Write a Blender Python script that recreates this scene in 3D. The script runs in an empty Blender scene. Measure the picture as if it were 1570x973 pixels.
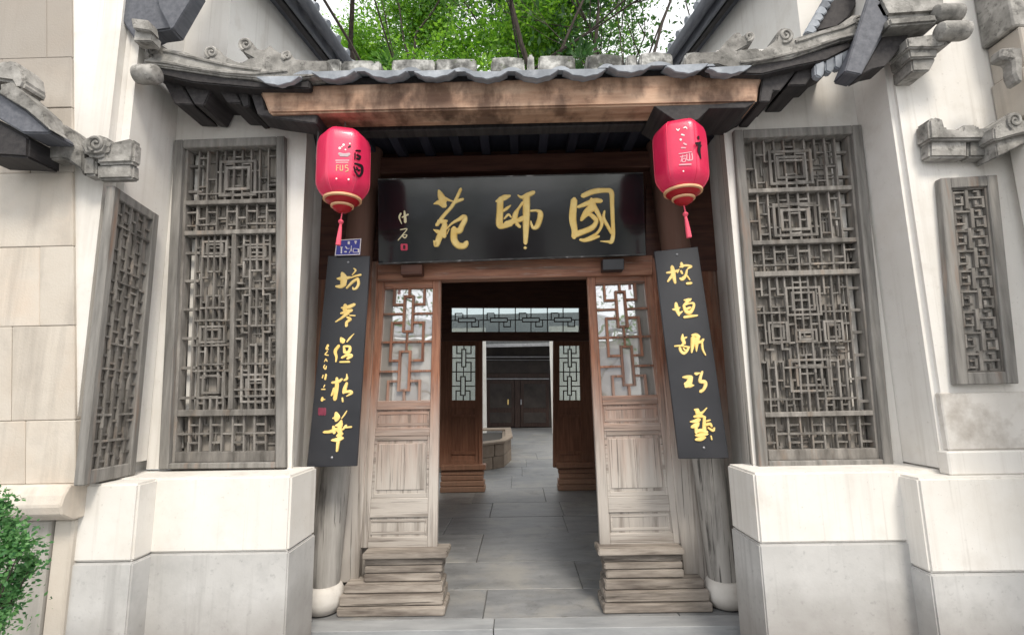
import bpy, bmesh, math, random
import numpy as np
from mathutils import Vector, Matrix

# ------------------------------------------------------------------ camera, sky, sun, exposure
sc = bpy.context.scene
COL = sc.collection
F, CX, CY, EYE = 760.0, 785.0, 486.5, 1.5
PITCH, YAW, ROLL = math.atan(116 / F), math.radians(0.68), math.radians(1.1)
fw = Vector((-math.sin(YAW) * math.cos(PITCH), math.cos(YAW) * math.cos(PITCH), math.sin(PITCH)))
rt0 = Vector((math.cos(YAW), math.sin(YAW), 0))
up0 = rt0.cross(fw)
up = up0 * math.cos(ROLL) + rt0 * math.sin(ROLL)
rt = rt0 * math.cos(ROLL) - up0 * math.sin(ROLL)
CAMP = Vector((0, 0, EYE))
cam = bpy.data.cameras.new('camera'); cam.sensor_width = 36; cam.lens = F / 1570 * 36
cam.clip_start = 0.05; cam.clip_end = 600
co = bpy.data.objects.new('camera', cam); COL.objects.link(co)
M = Matrix((rt, up, -fw)).transposed().to_4x4(); M.translation = CAMP
co.matrix_world = M
sc.camera = co

SUN_EL, SUN_AZ = math.radians(52), math.radians(158)     # azimuth clockwise from +Y
world = bpy.data.worlds.new('World'); sc.world = world; world.use_nodes = True
wn = world.node_tree; bg = wn.nodes['Background']
sky = wn.nodes.new('ShaderNodeTexSky'); sky.sky_type = 'NISHITA'; sky.sun_disc = False
sky.sun_elevation = SUN_EL; sky.sun_rotation = SUN_AZ
sky.air_density = 1.0; sky.dust_density = 3.0; sky.ozone_density = 1.0
hz = wn.nodes.new('ShaderNodeHueSaturation'); hz.inputs['Saturation'].default_value = 0.5; hz.inputs['Value'].default_value = 1.0
ov = wn.nodes.new('ShaderNodeMix'); ov.data_type = 'RGBA'; ov.inputs[0].default_value = 0.75; ov.inputs[7].default_value = (5.9, 5.86, 5.8, 1)   # even bright cloud veil
wn.links.new(sky.outputs[0], hz.inputs['Color']); wn.links.new(hz.outputs[0], ov.inputs[6]); wn.links.new(ov.outputs[2], bg.inputs[0]); bg.inputs[1].default_value = 0.15
sl = bpy.data.lights.new('sun', 'SUN'); sl.energy = 1.5; sl.angle = math.radians(14); sl.color = (1, 0.92, 0.80)
so = bpy.data.objects.new('sun', sl); COL.objects.link(so)
sd = Vector((math.sin(SUN_AZ) * math.cos(SUN_EL), math.cos(SUN_AZ) * math.cos(SUN_EL), math.sin(SUN_EL)))
so.rotation_euler = (-sd).to_track_quat('-Z', 'Y').to_euler(); so.location = sd * 30
vs = sc.view_settings; vs.view_transform = 'Standard'; vs.look = 'None'; vs.gamma = 1; vs.use_curve_mapping = False
vs.exposure = 0.93

# ------------------------------------------------------------------ helpers
def ray(px, py): return fw + rt * ((px - CX) / F) - up * ((py - CY) / F)
def P(px, py, Y): d = ray(px, py); return CAMP + d * (Y / d.y)
def PX(px, py, X): d = ray(px, py); return CAMP + d * (X / d.x)
def PZ(px, py, Z=0.0): d = ray(px, py); return CAMP + d * ((Z - EYE) / d.z)
def hit(px, py, p0, n): d = ray(px, py); return CAMP + d * ((p0 - CAMP).dot(n) / d.dot(n))
rnd = random.Random(7)

class MB:
    def __init__(s): s.v = []; s.f = []
    def add(s, vs_, fs):
        b = len(s.v); s.v += [Vector(v) for v in vs_]; s.f += [tuple(b + i for i in f) for f in fs]; return s
    def box8(s, p):      # p: front TL TR BR BL, back TL TR BR BL
        return s.add(p, [(3, 2, 1, 0), (4, 5, 6, 7), (0, 1, 5, 4), (2, 3, 7, 6), (1, 2, 6, 5), (3, 0, 4, 7)])
    def box(s, a, b):
        (x0, y0, z0), (x1, y1, z1) = a, b
        return s.box8([(x0, y0, z1), (x1, y0, z1), (x1, y0, z0), (x0, y0, z0), (x0, y1, z1), (x1, y1, z1), (x1, y1, z0), (x0, y1, z0)])
    def prism(s, pts, vec):
        n = len(pts); vec = Vector(vec)
        return s.add([Vector(p) for p in pts] + [Vector(p) + vec for p in pts],
                     [tuple(range(n))[::-1], tuple(range(n, 2 * n))] + [(i, (i + 1) % n, n + (i + 1) % n, n + i) for i in range(n)])
    def lathe(s, c, prof, n=24, ax=2, rot=0.0, sq=None):
        vs_, fs = [], []
        for (r, h) in prof:
            for k in range(n):
                a = rot + 2 * math.pi * k / n
                q = (r * math.cos(a), r * math.sin(a), h)
                if ax == 0: q = (h, r * math.cos(a), r * math.sin(a))
                if ax == 1: q = (r * math.cos(a), h, r * math.sin(a))
                vs_.append(Vector(c) + Vector(q))
        m = len(prof)
        for i in range(m - 1):
            for k in range(n):
                fs.append((i * n + k, i * n + (k + 1) % n, (i + 1) * n + (k + 1) % n, (i + 1) * n + k))
        fs.append(tuple(range(n))[::-1]); fs.append(tuple(range((m - 1) * n, m * n)))
        return s.add(vs_, fs)
    def tube(s, path, rad, n=8):
        path = [Vector(p) for p in path]; vs_, fs = [], []
        if not isinstance(rad, (list, tuple)): rad = [rad] * len(path)
        for i, p in enumerate(path):
            t = (path[min(i + 1, len(path) - 1)] - path[max(i - 1, 0)]).normalized()
            a = t.cross(Vector((0.31, 0.9, 0.2)))
            if a.length < 0.1: a = t.cross(Vector((1, 0, 0)))
            a.normalize(); b = t.cross(a)
            for k in range(n):
                an = 2 * math.pi * k / n
                vs_.append(p + (a * math.cos(an) + b * math.sin(an)) * rad[i])
        for i in range(len(path) - 1):
            for k in range(n):
                fs.append((i * n + k, i * n + (k + 1) % n, (i + 1) * n + (k + 1) % n, (i + 1) * n + k))
        fs.append(tuple(range(n))[::-1]); fs.append(tuple(range((len(path) - 1) * n, len(path) * n)))
        return s.add(vs_, fs)
    def build(s, name, mat, parent=None, bev=0.0, smooth=False, seg=1):
        org = parent_loc(parent)
        me = bpy.data.meshes.new(name); me.from_pydata([v - org for v in s.v], [], s.f)
        bm = bmesh.new(); bm.from_mesh(me)
        bmesh.ops.recalc_face_normals(bm, faces=bm.faces)
        if bev > 0:
            es = [e for e in bm.edges if len(e.link_faces) == 2 and e.calc_face_angle(0) > 0.5]
            bmesh.ops.bevel(bm, geom=es, offset=bev, segments=seg, affect='EDGES', clamp_overlap=True)
        big = [f for f in bm.faces if len(f.verts) > 4]
        if big: bmesh.ops.triangulate(bm, faces=big)
        bm.to_mesh(me); bm.free()
        if smooth:
            me.shade_smooth()
            try: me.set_sharp_from_angle(angle=math.radians(38))
            except Exception: pass
        me.materials.append(mat)
        o = bpy.data.objects.new(name, me); COL.objects.link(o)
        if parent: o.parent = parent
        return o

def parent_loc(p):
    v = Vector((0, 0, 0))
    while p is not None: v = v + p.location; p = p.parent
    return v
def tag(o, label=None, cat=None, group=None, kind=None):
    if label: o['label'] = label
    if cat: o['category'] = cat
    if group: o['group'] = group
    if kind: o['kind'] = kind
    return o
def thing(name, loc, label, cat, group=None):
    o = bpy.data.objects.new(name, None); o.empty_display_size = 0.1; COL.objects.link(o)
    o.location = loc; return tag(o, label, cat, group)
def struct(name, loc=(0, 0, 0)):
    o = bpy.data.objects.new(name, None); COL.objects.link(o); o.location = loc; o['kind'] = 'structure'; return o

class Panel:
    """a four-cornered flat (or nearly flat) surface: TL TR BR BL in the world"""
    def __init__(s, c):
        s.c = [Vector(p) for p in c]
        s.n = ((s.c[1] - s.c[0]).cross(s.c[3] - s.c[0])).normalized()
        if s.n.dot(CAMP - s.c[0]) < 0: s.n = -s.n
    def pt(s, u, v, d=0):
        a = s.c[0].lerp(s.c[1], u); b = s.c[3].lerp(s.c[2], u); return a.lerp(b, v) + s.n * d
    def rect(s, mb, u0, v0, u1, v1, d0, d1):
        return mb.box8([s.pt(u0, v0, d1), s.pt(u1, v0, d1), s.pt(u1, v1, d1), s.pt(u0, v1, d1),
                        s.pt(u0, v0, d0), s.pt(u1, v0, d0), s.pt(u1, v1, d0), s.pt(u0, v1, d0)])
    def part(s, name, mat, parent, u0, v0, u1, v1, d0, d1, bev=0.003):
        return s.rect(MB(), u0, v0, u1, v1, d0, d1).build(name, mat, parent, bev)
    def frame(s, mb, u0, v0, u1, v1, wu, wv, d0, d1):
        s.rect(mb, u0, v0, u0 + wu, v1, d0, d1); s.rect(mb, u1 - wu, v0, u1, v1, d0, d1)
        s.rect(mb, u0 + wu, v0, u1 - wu, v0 + wv, d0, d1 - 0.0015); s.rect(mb, u0 + wu, v1 - wv, u1 - wu, v1, d0, d1 - 0.0015)
        return mb
def PP(q, Y):
    if not isinstance(Y, (list, tuple)): Y = [Y] * 4
    return Panel([P(a, b, y) for (a, b), y in zip(q, Y)])

# ------------------------------------------------------------------ materials
def surf(name, stops, scale=6, stretch=(1, 1, 1), rough=0.8, bump=0.25, bscale=40, detail=6, spots=None, zmix=None, zmix2=None, spots2=None,
         vary=0.12, metal=0, coat=0, bdist=0.004, spec=0.3, cracks=None):
    m = bpy.data.materials.new(name); m.use_nodes = True; nt = m.node_tree; N = nt.nodes; L = nt.links
    b = N['Principled BSDF']; b.inputs['Roughness'].default_value = rough; b.inputs['Metallic'].default_value = metal
    b.inputs['Specular IOR Level'].default_value = spec
    if coat: b.inputs['Coat Weight'].default_value = coat; b.inputs['Coat Roughness'].default_value = 0.08
    tc = N.new('ShaderNodeTexCoord'); oi = N.new('ShaderNodeObjectInfo')
    off = N.new('ShaderNodeVectorMath'); off.operation = 'SCALE'; off.inputs[3].default_value = 17.0
    cb = N.new('ShaderNodeCombineXYZ'); L.new(oi.outputs['Random'], cb.inputs[0]); L.new(oi.outputs['Random'], cb.inputs[2]); L.new(cb.outputs[0], off.inputs[0])
    ad = N.new('ShaderNodeVectorMath'); L.new(tc.outputs['Object'], ad.inputs[0]); L.new(off.outputs[0], ad.inputs[1])
    mp = N.new('ShaderNodeMapping'); mp.inputs['Scale'].default_value = stretch; L.new(ad.outputs[0], mp.inputs[0])
    def noise(s, d=detail, src=mp, r=0.6):
        n = N.new('ShaderNodeTexNoise'); n.inputs['Scale'].default_value = s; n.inputs['Detail'].default_value = d
        n.inputs['Roughness'].default_value = r; L.new(src.outputs[0], n.inputs['Vector']); return n
    n1 = noise(scale)
    cr = N.new('ShaderNodeValToRGB'); L.new(n1.outputs[0], cr.inputs[0])
    while len(cr.color_ramp.elements) < len(stops): cr.color_ramp.elements.new(0.5)
    for e, (p, c) in zip(cr.color_ramp.elements, stops): e.position = p; e.color = (*c, 1)
    out = cr.outputs[0]
    def mix(fac, c, mode='MIX'):
        nonlocal out
        x = N.new('ShaderNodeMix'); x.data_type = 'RGBA'; x.blend_type = mode
        L.new(fac, x.inputs[0]) if not isinstance(fac, float) else setattr(x.inputs[0], 'default_value', fac)
        L.new(out, x.inputs[6]); x.inputs[7].default_value = (*c, 1); out = x.outputs[2]
    def ramp(src, a, bb):
        r = N.new('ShaderNodeMapRange'); r.inputs[1].default_value = a; r.inputs[2].default_value = bb; L.new(src, r.inputs[0]); return r.outputs[0]
    def mul(a, k):
        q = N.new('ShaderNodeMath'); q.operation = 'MULTIPLY'; L.new(a, q.inputs[0])
        if isinstance(k, float): q.inputs[1].default_value = k
        else: L.new(k, q.inputs[1])
        return q.outputs[0]
    def blot(lst):             # (scale, lo, hi, colour, amount[, 1 = unstretched | (sx, sy, sz) stretch])
        for sp in (lst or []):
            src = mp
            if len(sp) > 5:
                src = ad
                if isinstance(sp[5], tuple): src = N.new('ShaderNodeMapping'); src.inputs['Scale'].default_value = sp[5]; L.new(ad.outputs[0], src.inputs[0])
            nn = noise(sp[0], 5, src, 0.65); mix(mul(ramp(nn.outputs[0], sp[1], sp[2]), sp[4]), sp[3])
    blot(spots)
    for zm in (zmix, zmix2):
        if zm:        # weathering that follows height: (z where full, z where none, colour, amount, noise jitter)
            geo = N.new('ShaderNodeNewGeometry'); sx = N.new('ShaderNodeSeparateXYZ'); L.new(geo.outputs['Position'], sx.inputs[0])
            nn = noise(zm[5] if len(zm) > 5 else 3.0, 5, mp)
            j = mul(nn.outputs[0], zm[4]); q = N.new('ShaderNodeMath'); q.operation = 'ADD'; L.new(sx.outputs[2], q.inputs[0]); L.new(j, q.inputs[1])
            mix(mul(ramp(q.outputs[0], zm[1] + zm[4] * 0.5, zm[0] + zm[4] * 0.5), zm[3]), zm[2])
    blot(spots2)
    if cracks:
        vo = N.new('ShaderNodeTexVoronoi'); vo.feature = 'DISTANCE_TO_EDGE'; vo.inputs['Scale'].default_value = cracks[0]
        L.new(mp.outputs[0], vo.inputs['Vector']); mix(mul(ramp(vo.outputs[0], cracks[1], 0.0), cracks[3]), cracks[2])
    if vary:
        hs = N.new('ShaderNodeHueSaturation'); L.new(out, hs.inputs['Color'])
        r = N.new('ShaderNodeMapRange'); r.inputs[3].default_value = 1 - vary; r.inputs[4].default_value = 1 + vary; L.new(oi.outputs['Random'], r.inputs[0])
        L.new(r.outputs[0], hs.inputs['Value']); out = hs.outputs[0]
    L.new(out, b.inputs['Base Color'])
    if bump:
        n2 = noise(bscale, 4); bp = N.new('ShaderNodeBump'); bp.inputs['Strength'].default_value = bump; bp.inputs['Distance'].default_value = bdist
        L.new(n2.outputs[0], bp.inputs['Height']); L.new(bp.outputs[0], b.inputs['Normal'])
        rr = N.new('ShaderNodeMapRange'); rr.inputs[3].default_value = max(0, rough - 0.12); rr.inputs[4].default_value = min(1, rough + 0.12)
        L.new(n1.outputs[0], rr.inputs[0]); L.new(rr.outputs[0], b.inputs['Roughness'])
    return m

GV, GH, GY = (9, 9, 0.8), (0.8, 9, 9), (9, 0.8, 9)      # wood grain upright, along x, along y
WHITE = surf('white_render', [(0.3, (0.69, 0.665, 0.625)), (0.7, (0.78, 0.762, 0.73))], 1.6, rough=0.85, bump=0.12, bscale=60, vary=0,
             spots=[(2.2, 0.5, 0.75, (0.60, 0.55, 0.48), 0.45), (9, 0.58, 0.8, (0.55, 0.52, 0.48), 0.3), (1.0, 0.54, 0.70, (0.42, 0.38, 0.33), 0.26, (9, 9, 0.35))],
             spots2=[(3.0, 0.57, 0.72, (0.50, 0.455, 0.40), 0.35), (1.0, 0.58, 0.68, (0.33, 0.30, 0.26), 0.22, (22, 22, 0.5)), (45, 0.63, 0.70, (0.40, 0.37, 0.33), 0.35)])
CEMENT = surf('grey_cement_render', [(0.3, (0.43, 0.425, 0.415)), (0.7, (0.55, 0.545, 0.535))], 2.5, rough=0.85, bump=0.2, bscale=70, vary=0,
              spots=[(7, 0.52, 0.8, (0.33, 0.33, 0.33), 0.5), (1.0, 0.55, 0.7, (0.27, 0.265, 0.26), 0.5, (8, 8, 0.4)), (30, 0.6, 0.7, (0.25, 0.25, 0.25), 0.4)], zmix=(-0.05, 0.45, (0.19, 0.165, 0.145), 0.8, 0.3, 2.5))
STAIN = surf('stained_render', [(0.3, (0.62, 0.59, 0.55)), (0.7, (0.74, 0.72, 0.69))], 2.0, rough=0.9, bump=0.2, bscale=60, vary=0,
             spots=[(3.0, 0.47, 0.68, (0.27, 0.23, 0.19), 0.75), (11, 0.5, 0.75, (0.42, 0.38, 0.33), 0.5)])
BEIGE = surf('beige_sandstone', [(0.25, (0.46, 0.40, 0.33)), (0.5, (0.56, 0.51, 0.445)), (0.75, (0.62, 0.585, 0.53))], 1.3, rough=0.9, bump=0.4, bscale=90, vary=0.05,
             spots=[(2.0, 0.5, 0.8, (0.60, 0.45, 0.33), 0.4), (5, 0.52, 0.8, (0.36, 0.33, 0.30), 0.45)], zmix=(3.6, 3.0, (0.27, 0.245, 0.22), 0.75, -0.5, 3.0), spots2=[(1.0, 0.5, 0.7, (0.25, 0.225, 0.20), 0.4, (8, 8, 0.5))])
GREYST = surf('grey_shaft_stone', [(0.3, (0.30, 0.285, 0.26)), (0.7, (0.42, 0.40, 0.37))], 3, rough=0.9, bump=0.4, bscale=70, vary=0, spots=[(1.0, 0.5, 0.68, (0.20, 0.19, 0.17), 0.6, (8, 8, 0.5))])
GSTONE = surf('grey_weathered_stone', [(0.3, (0.15, 0.145, 0.135)), (0.5, (0.29, 0.28, 0.262)), (0.72, (0.46, 0.445, 0.42))], 9, rough=0.92, bump=0.6, bscale=45, vary=0.1, bdist=0.008,
              spots=[(3.2, 0.48, 0.68, (0.07, 0.068, 0.062), 0.75), (24, 0.55, 0.66, (0.05, 0.048, 0.045), 0.6), (16, 0.6, 0.75, (0.52, 0.51, 0.47), 0.5)])
RIDGE = surf('lichened_ridge_stone', [(0.3, (0.07, 0.07, 0.068)), (0.48, (0.26, 0.26, 0.25)), (0.62, (0.52, 0.52, 0.50))], 11, rough=0.92, bump=0.6, bscale=30, vary=0.12, bdist=0.01,
             spots=[(5, 0.48, 0.62, (0.05, 0.05, 0.046), 0.85), (14, 0.6, 0.7, (0.10, 0.13, 0.06), 0.5)])
TILE = surf('grey_clay_tile', [(0.3, (0.16, 0.175, 0.20)), (0.7, (0.36, 0.39, 0.43))], 6, rough=0.75, bump=0.3, bscale=50, vary=0.18,
            spots=[(8, 0.55, 0.75, (0.55, 0.57, 0.60), 0.5)])
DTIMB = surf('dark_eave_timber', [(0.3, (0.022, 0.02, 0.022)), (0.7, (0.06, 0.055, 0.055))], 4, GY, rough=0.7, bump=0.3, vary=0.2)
DPAINT = surf('slate_painted_eave', [(0.3, (0.07, 0.075, 0.09)), (0.7, (0.14, 0.145, 0.165))], 4, GY, rough=0.55, bump=0.2, vary=0.15)
BEAM = surf('shade_blotched_beam_wood', [(0.3, (0.30, 0.165, 0.10)), (0.5, (0.47, 0.30, 0.205)), (0.72, (0.60, 0.43, 0.31))], 2.6, (0.7, 6, 5), rough=0.6, bump=0.35, bscale=18, vary=0,
            spots=[(2.2, 0.45, 0.60, (0.075, 0.038, 0.026), 0.75, (1.6, 1, .8)), (5, 0.55, 0.70, (0.03, 0.017, 0.012), 0.65, 1)])  # dark blotches paint the tiles' dappled shade into the beam colour
DOOR = surf('door_wood', [(0.3, (0.17, 0.068, 0.041)), (0.5, (0.28, 0.128, 0.08)), (0.7, (0.37, 0.19, 0.12))], 3.5, GV, rough=0.55, bump=0.4, bscale=14, vary=0.07,
            spots=[(5, 0.58, 0.75, (0.08, 0.04, 0.03), 0.5)],
            spots2=[(1.0, 0.50, 0.64, (0.15, 0.125, 0.105), 0.65, (16, 16, 0.7)), (1.0, 0.60, 0.64, (0.04, 0.033, 0.03), 0.6, (60, 60, 1.1)), (4, 0.6, 0.75, (0.52, 0.50, 0.48), 0.5)],
            zmix=(0.85, 1.70, (0.50, 0.468, 0.43), 0.94, 0.7, 2.2), zmix2=(0.30, 0.62, (0.20, 0.185, 0.17), 0.5, 0.5, 3.0))
DOORH = surf('door_rail_wood', [(0.3, (0.17, 0.068, 0.041)), (0.5, (0.28, 0.128, 0.08)), (0.7, (0.37, 0.19, 0.12))], 3.5, GH, rough=0.55, bump=0.4, bscale=14, vary=0.07,
             spots=[(5, 0.58, 0.75, (0.08, 0.04, 0.03), 0.5)],
             spots2=[(1.0, 0.50, 0.64, (0.15, 0.125, 0.105), 0.65, (0.9, 22, 22)), (1.0, 0.60, 0.64, (0.04, 0.033, 0.03), 0.6, (1.1, 60, 60)), (4, 0.6, 0.75, (0.52, 0.50, 0.48), 0.5)],
            zmix=(0.85, 1.70, (0.50, 0.468, 0.43), 0.94, 0.7, 2.2), zmix2=(0.30, 0.62, (0.20, 0.185, 0.17), 0.4, 0.5, 3.0))
SILLW = surf('bleached_sill_plank', [(0.3, (0.13, 0.11, 0.095)), (0.5, (0.29, 0.255, 0.222)), (0.7, (0.43, 0.385, 0.34))], 2.6, (0.9, 7, 7), rough=0.7, bump=0.5, bscale=16, vary=0.14,
             spots=[(1.6, 0.50, 0.68, (0.10, 0.08, 0.068), 0.8), (1.0, 0.60, 0.64, (0.03, 0.025, 0.02), 0.7, (1.2, 50, 50))])
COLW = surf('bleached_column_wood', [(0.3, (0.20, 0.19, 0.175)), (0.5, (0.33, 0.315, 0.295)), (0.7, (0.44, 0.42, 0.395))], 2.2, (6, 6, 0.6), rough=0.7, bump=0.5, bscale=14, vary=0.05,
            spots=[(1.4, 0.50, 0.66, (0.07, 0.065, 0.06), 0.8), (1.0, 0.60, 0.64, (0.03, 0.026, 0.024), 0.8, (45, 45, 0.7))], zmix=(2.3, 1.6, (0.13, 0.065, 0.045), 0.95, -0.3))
FRAMEW = surf('dark_frame_wood', [(0.3, (0.05, 0.022, 0.017)), (0.7, (0.12, 0.055, 0.038))], 3.5, GH, rough=0.55, bump=0.3, bscale=14, vary=0.12)
INNER = surf('inner_door_wood', [(0.3, (0.13, 0.054, 0.032)), (0.7, (0.25, 0.115, 0.07))], 3.5, GV, rough=0.5, bump=0.3, bscale=14, vary=0.1,
             zmix=(0.1, 0.6, (0.33, 0.22, 0.16), 0.6, 0.3))
LATT = surf('grey_lattice_wood', [(0.3, (0.10, 0.092, 0.083)), (0.5, (0.19, 0.178, 0.164)), (0.7, (0.29, 0.272, 0.25))], 3.2, (5, 5, 1.2), rough=0.85, bump=0.6, bscale=18, vary=0.24,
            spots=[(2.0, 0.55, 0.75, (0.30, 0.22, 0.16), 0.5)])
LATTB = surf('lattice_backing_board', [(0.3, (0.19, 0.172, 0.152)), (0.7, (0.33, 0.303, 0.27))], 3.2, GV, rough=0.9, bump=0.4, bscale=18, vary=0.25)
LFRAME = surf('grey_window_frame_wood', [(0.3, (0.13, 0.125, 0.116)), (0.5, (0.215, 0.206, 0.193)), (0.7, (0.29, 0.278, 0.26))], 3, GV, rough=0.85, bump=0.6, bscale=14, vary=0.08,
              spots=[(1.3, 0.58, 0.75, (0.27, 0.15, 0.09), 0.6)])
BLACK = surf('black_lacquer', [(0.3, (0.006, 0.0065, 0.008)), (0.7, (0.015, 0.016, 0.019))], 2.2, rough=0.16, bump=0.08, bscale=9, vary=0, spec=0.5, coat=0.6,
             cracks=(7.0, 0.018, (0.003, 0.003, 0.003), 0.35))
BLACKM = surf('charcoal_board_paint', [(0.3, (0.014, 0.015, 0.019)), (0.7, (0.026, 0.027, 0.033))], 2.2, rough=0.4, bump=0.08, bscale=30, vary=0, spec=0.5)
GOLD = surf('gold_leaf', [(0.3, (0.84, 0.57, 0.16)), (0.7, (0.95, 0.73, 0.30))], 12, rough=0.42, bump=0.25, bscale=60, vary=0.05, metal=0.1, spec=0.5)
IVORY = surf('pale_gold_paint', [(0.3, (0.80, 0.70, 0.42)), (0.7, (0.88, 0.80, 0.58))], 12, rough=0.5, bump=0, vary=0)
SEAL = surf('red_seal_paint', [(0.3, (0.55, 0.05, 0.10)), (0.7, (0.68, 0.09, 0.15))], 30, rough=0.5, bump=0, vary=0)
SEALD = surf('dark_red_seal_paint', [(0.3, (0.16, 0.025, 0.05)), (0.7, (0.22, 0.04, 0.07))], 30, rough=0.5, bump=0, vary=0)
RED = surf('red_lantern_fabric', [(0.3, (0.66, 0.016, 0.075)), (0.7, (0.82, 0.04, 0.13))], 2.5, rough=0.35, coat=0.25, bump=0.25, bscale=160, vary=0, spec=0.5)
REDD = surf('dark_red_plastic', [(0.3, (0.30, 0.008, 0.015)), (0.7, (0.42, 0.012, 0.02))], 5, rough=0.35, bump=0, vary=0)
TAN = surf('gilded_lantern_ring', [(0.3, (0.62, 0.33, 0.17)), (0.7, (0.76, 0.48, 0.28))], 9, rough=0.4, bump=0.05, vary=0)
PINK = surf('pink_tassel_thread', [(0.3, (0.75, 0.06, 0.12)), (0.7, (0.85, 0.16, 0.22))], 6, (40, 40, 1), rough=0.7, bump=0.4, vary=0)
INK = surf('black_ink', [(0.3, (0.012, 0.01, 0.012)), (0.7, (0.02, 0.015, 0.018))], 9, rough=0.5, bump=0, vary=0)
PRINT = surf('white_print', [(0.3, (0.80, 0.72, 0.70)), (0.7, (0.85, 0.80, 0.78))], 9, rough=0.5, bump=0, vary=0)
PRINTP = surf('faded_pink_print', [(0.3, (0.72, 0.30, 0.36)), (0.7, (0.80, 0.42, 0.46))], 30, rough=0.5, bump=0, vary=0)
GREYP = surf('grey_print', [(0.3, (0.42, 0.33, 0.36)), (0.7, (0.52, 0.42, 0.44))], 30, rough=0.5, bump=0, vary=0)
BLUE = surf('blue_enamel', [(0.3, (0.035, 0.035, 0.26)), (0.7, (0.05, 0.055, 0.34))], 9, rough=0.3, bump=0, vary=0)
METAL = surf('dull_metal', [(0.3, (0.25, 0.25, 0.27)), (0.7, (0.38, 0.38, 0.40))], 9, rough=0.4, bump=0, vary=0, metal=0.6)
CABLE = surf('grey_cable', [(0.3, (0.10, 0.10, 0.10)), (0.7, (0.15, 0.15, 0.15))], 9, rough=0.6, bump=0, vary=0)
DRUM = surf('pale_drum_stone', [(0.3, (0.55, 0.52, 0.48)), (0.7, (0.70, 0.675, 0.64))], 5, rough=0.8, bump=0.3, bscale=50, vary=0.04,
            spots=[(9, 0.56, 0.75, (0.40, 0.36, 0.32), 0.5)], zmix=(0.0, 0.10, (0.25, 0.22, 0.19), 0.6, 0.08, 6))
FLOOR = surf('grey_floor_stone', [(0.3, (0.145, 0.148, 0.152)), (0.5, (0.21, 0.213, 0.217)), (0.7, (0.27, 0.273, 0.276))], 2.4, (1, 3, 1), rough=0.45, bump=0.35, bscale=26, vary=0.07, spec=0.5,
             spots=[(9, 0.60, 0.72, (0.09, 0.09, 0.09), 0.6, 1), (1.6, 0.50, 0.68, (0.33, 0.31, 0.275), 0.6, 1), (3.5, 0.55, 0.70, (0.10, 0.098, 0.095), 0.5, 1), (40, 0.64, 0.70, (0.05, 0.05, 0.05), 0.6, 1)])
GROUND = surf('street_stone', [(0.3, (0.24, 0.25, 0.26)), (0.7, (0.34, 0.35, 0.36))], 2, rough=0.7, bump=0.2, vary=0.1)
BARK = surf('dark_bark', [(0.3, (0.02, 0.016, 0.013)), (0.7, (0.075, 0.06, 0.05))], 6, (4, 4, 1), rough=0.9, bump=0.6, vary=0.1)
BLOCK = surf('planter_stone', [(0.3, (0.16, 0.125, 0.095)), (0.7, (0.24, 0.195, 0.155))], 4, rough=0.85, bump=0.3, vary=0.12)
SOIL = surf('dark_soil', [(0.3, (0.012, 0.011, 0.01)), (0.7, (0.05, 0.045, 0.04))], 20, rough=1, bump=0.8, vary=0)
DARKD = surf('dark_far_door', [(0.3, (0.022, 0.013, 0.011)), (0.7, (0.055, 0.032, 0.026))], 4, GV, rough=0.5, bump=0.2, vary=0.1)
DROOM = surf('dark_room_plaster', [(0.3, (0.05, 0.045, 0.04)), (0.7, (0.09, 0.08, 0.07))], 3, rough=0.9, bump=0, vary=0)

def leafmat(name, c1, c2, tr=0.35):
    m = bpy.data.materials.new(name); m.use_nodes = True; nt = m.node_tree; N = nt.nodes; L = nt.links
    b = N['Principled BSDF']; b.inputs['Roughness'].default_value = 0.5
    g = N.new('ShaderNodeNewGeometry'); cr = N.new('ShaderNodeValToRGB')
    cr.color_ramp.elements[0].color = (*c1, 1); cr.color_ramp.elements[1].color = (*c2, 1)
    L.new(g.outputs['Random Per Island'], cr.inputs[0]); L.new(cr.outputs[0], b.inputs['Base Color'])
    t = N.new('ShaderNodeBsdfTranslucent'); mx = N.new('ShaderNodeMixShader'); mx.inputs[0].default_value = tr
    hs = N.new('ShaderNodeHueSaturation'); hs.inputs['Value'].default_value = 1.5; L.new(cr.outputs[0], hs.inputs['Color']); L.new(hs.outputs[0], t.inputs[0])
    L.new(b.outputs[0], mx.inputs[1]); L.new(t.outputs[0], mx.inputs[2]); L.new(mx.outputs[0], N['Material Output'].inputs[0]); return m
LEAFY = leafmat('bright_leaf', (0.055, 0.17, 0.012), (0.22, 0.42, 0.03), 0.5)
LEAFM = leafmat('mid_leaf', (0.03, 0.10, 0.014), (0.10, 0.23, 0.03), 0.45)
LEAFD = leafmat('dark_leaf', (0.02, 0.065, 0.015), (0.055, 0.14, 0.03), 0.35)
LEAFS = leafmat('shrub_leaf', (0.035, 0.13, 0.045), (0.14, 0.32, 0.10), 0.35)

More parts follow.
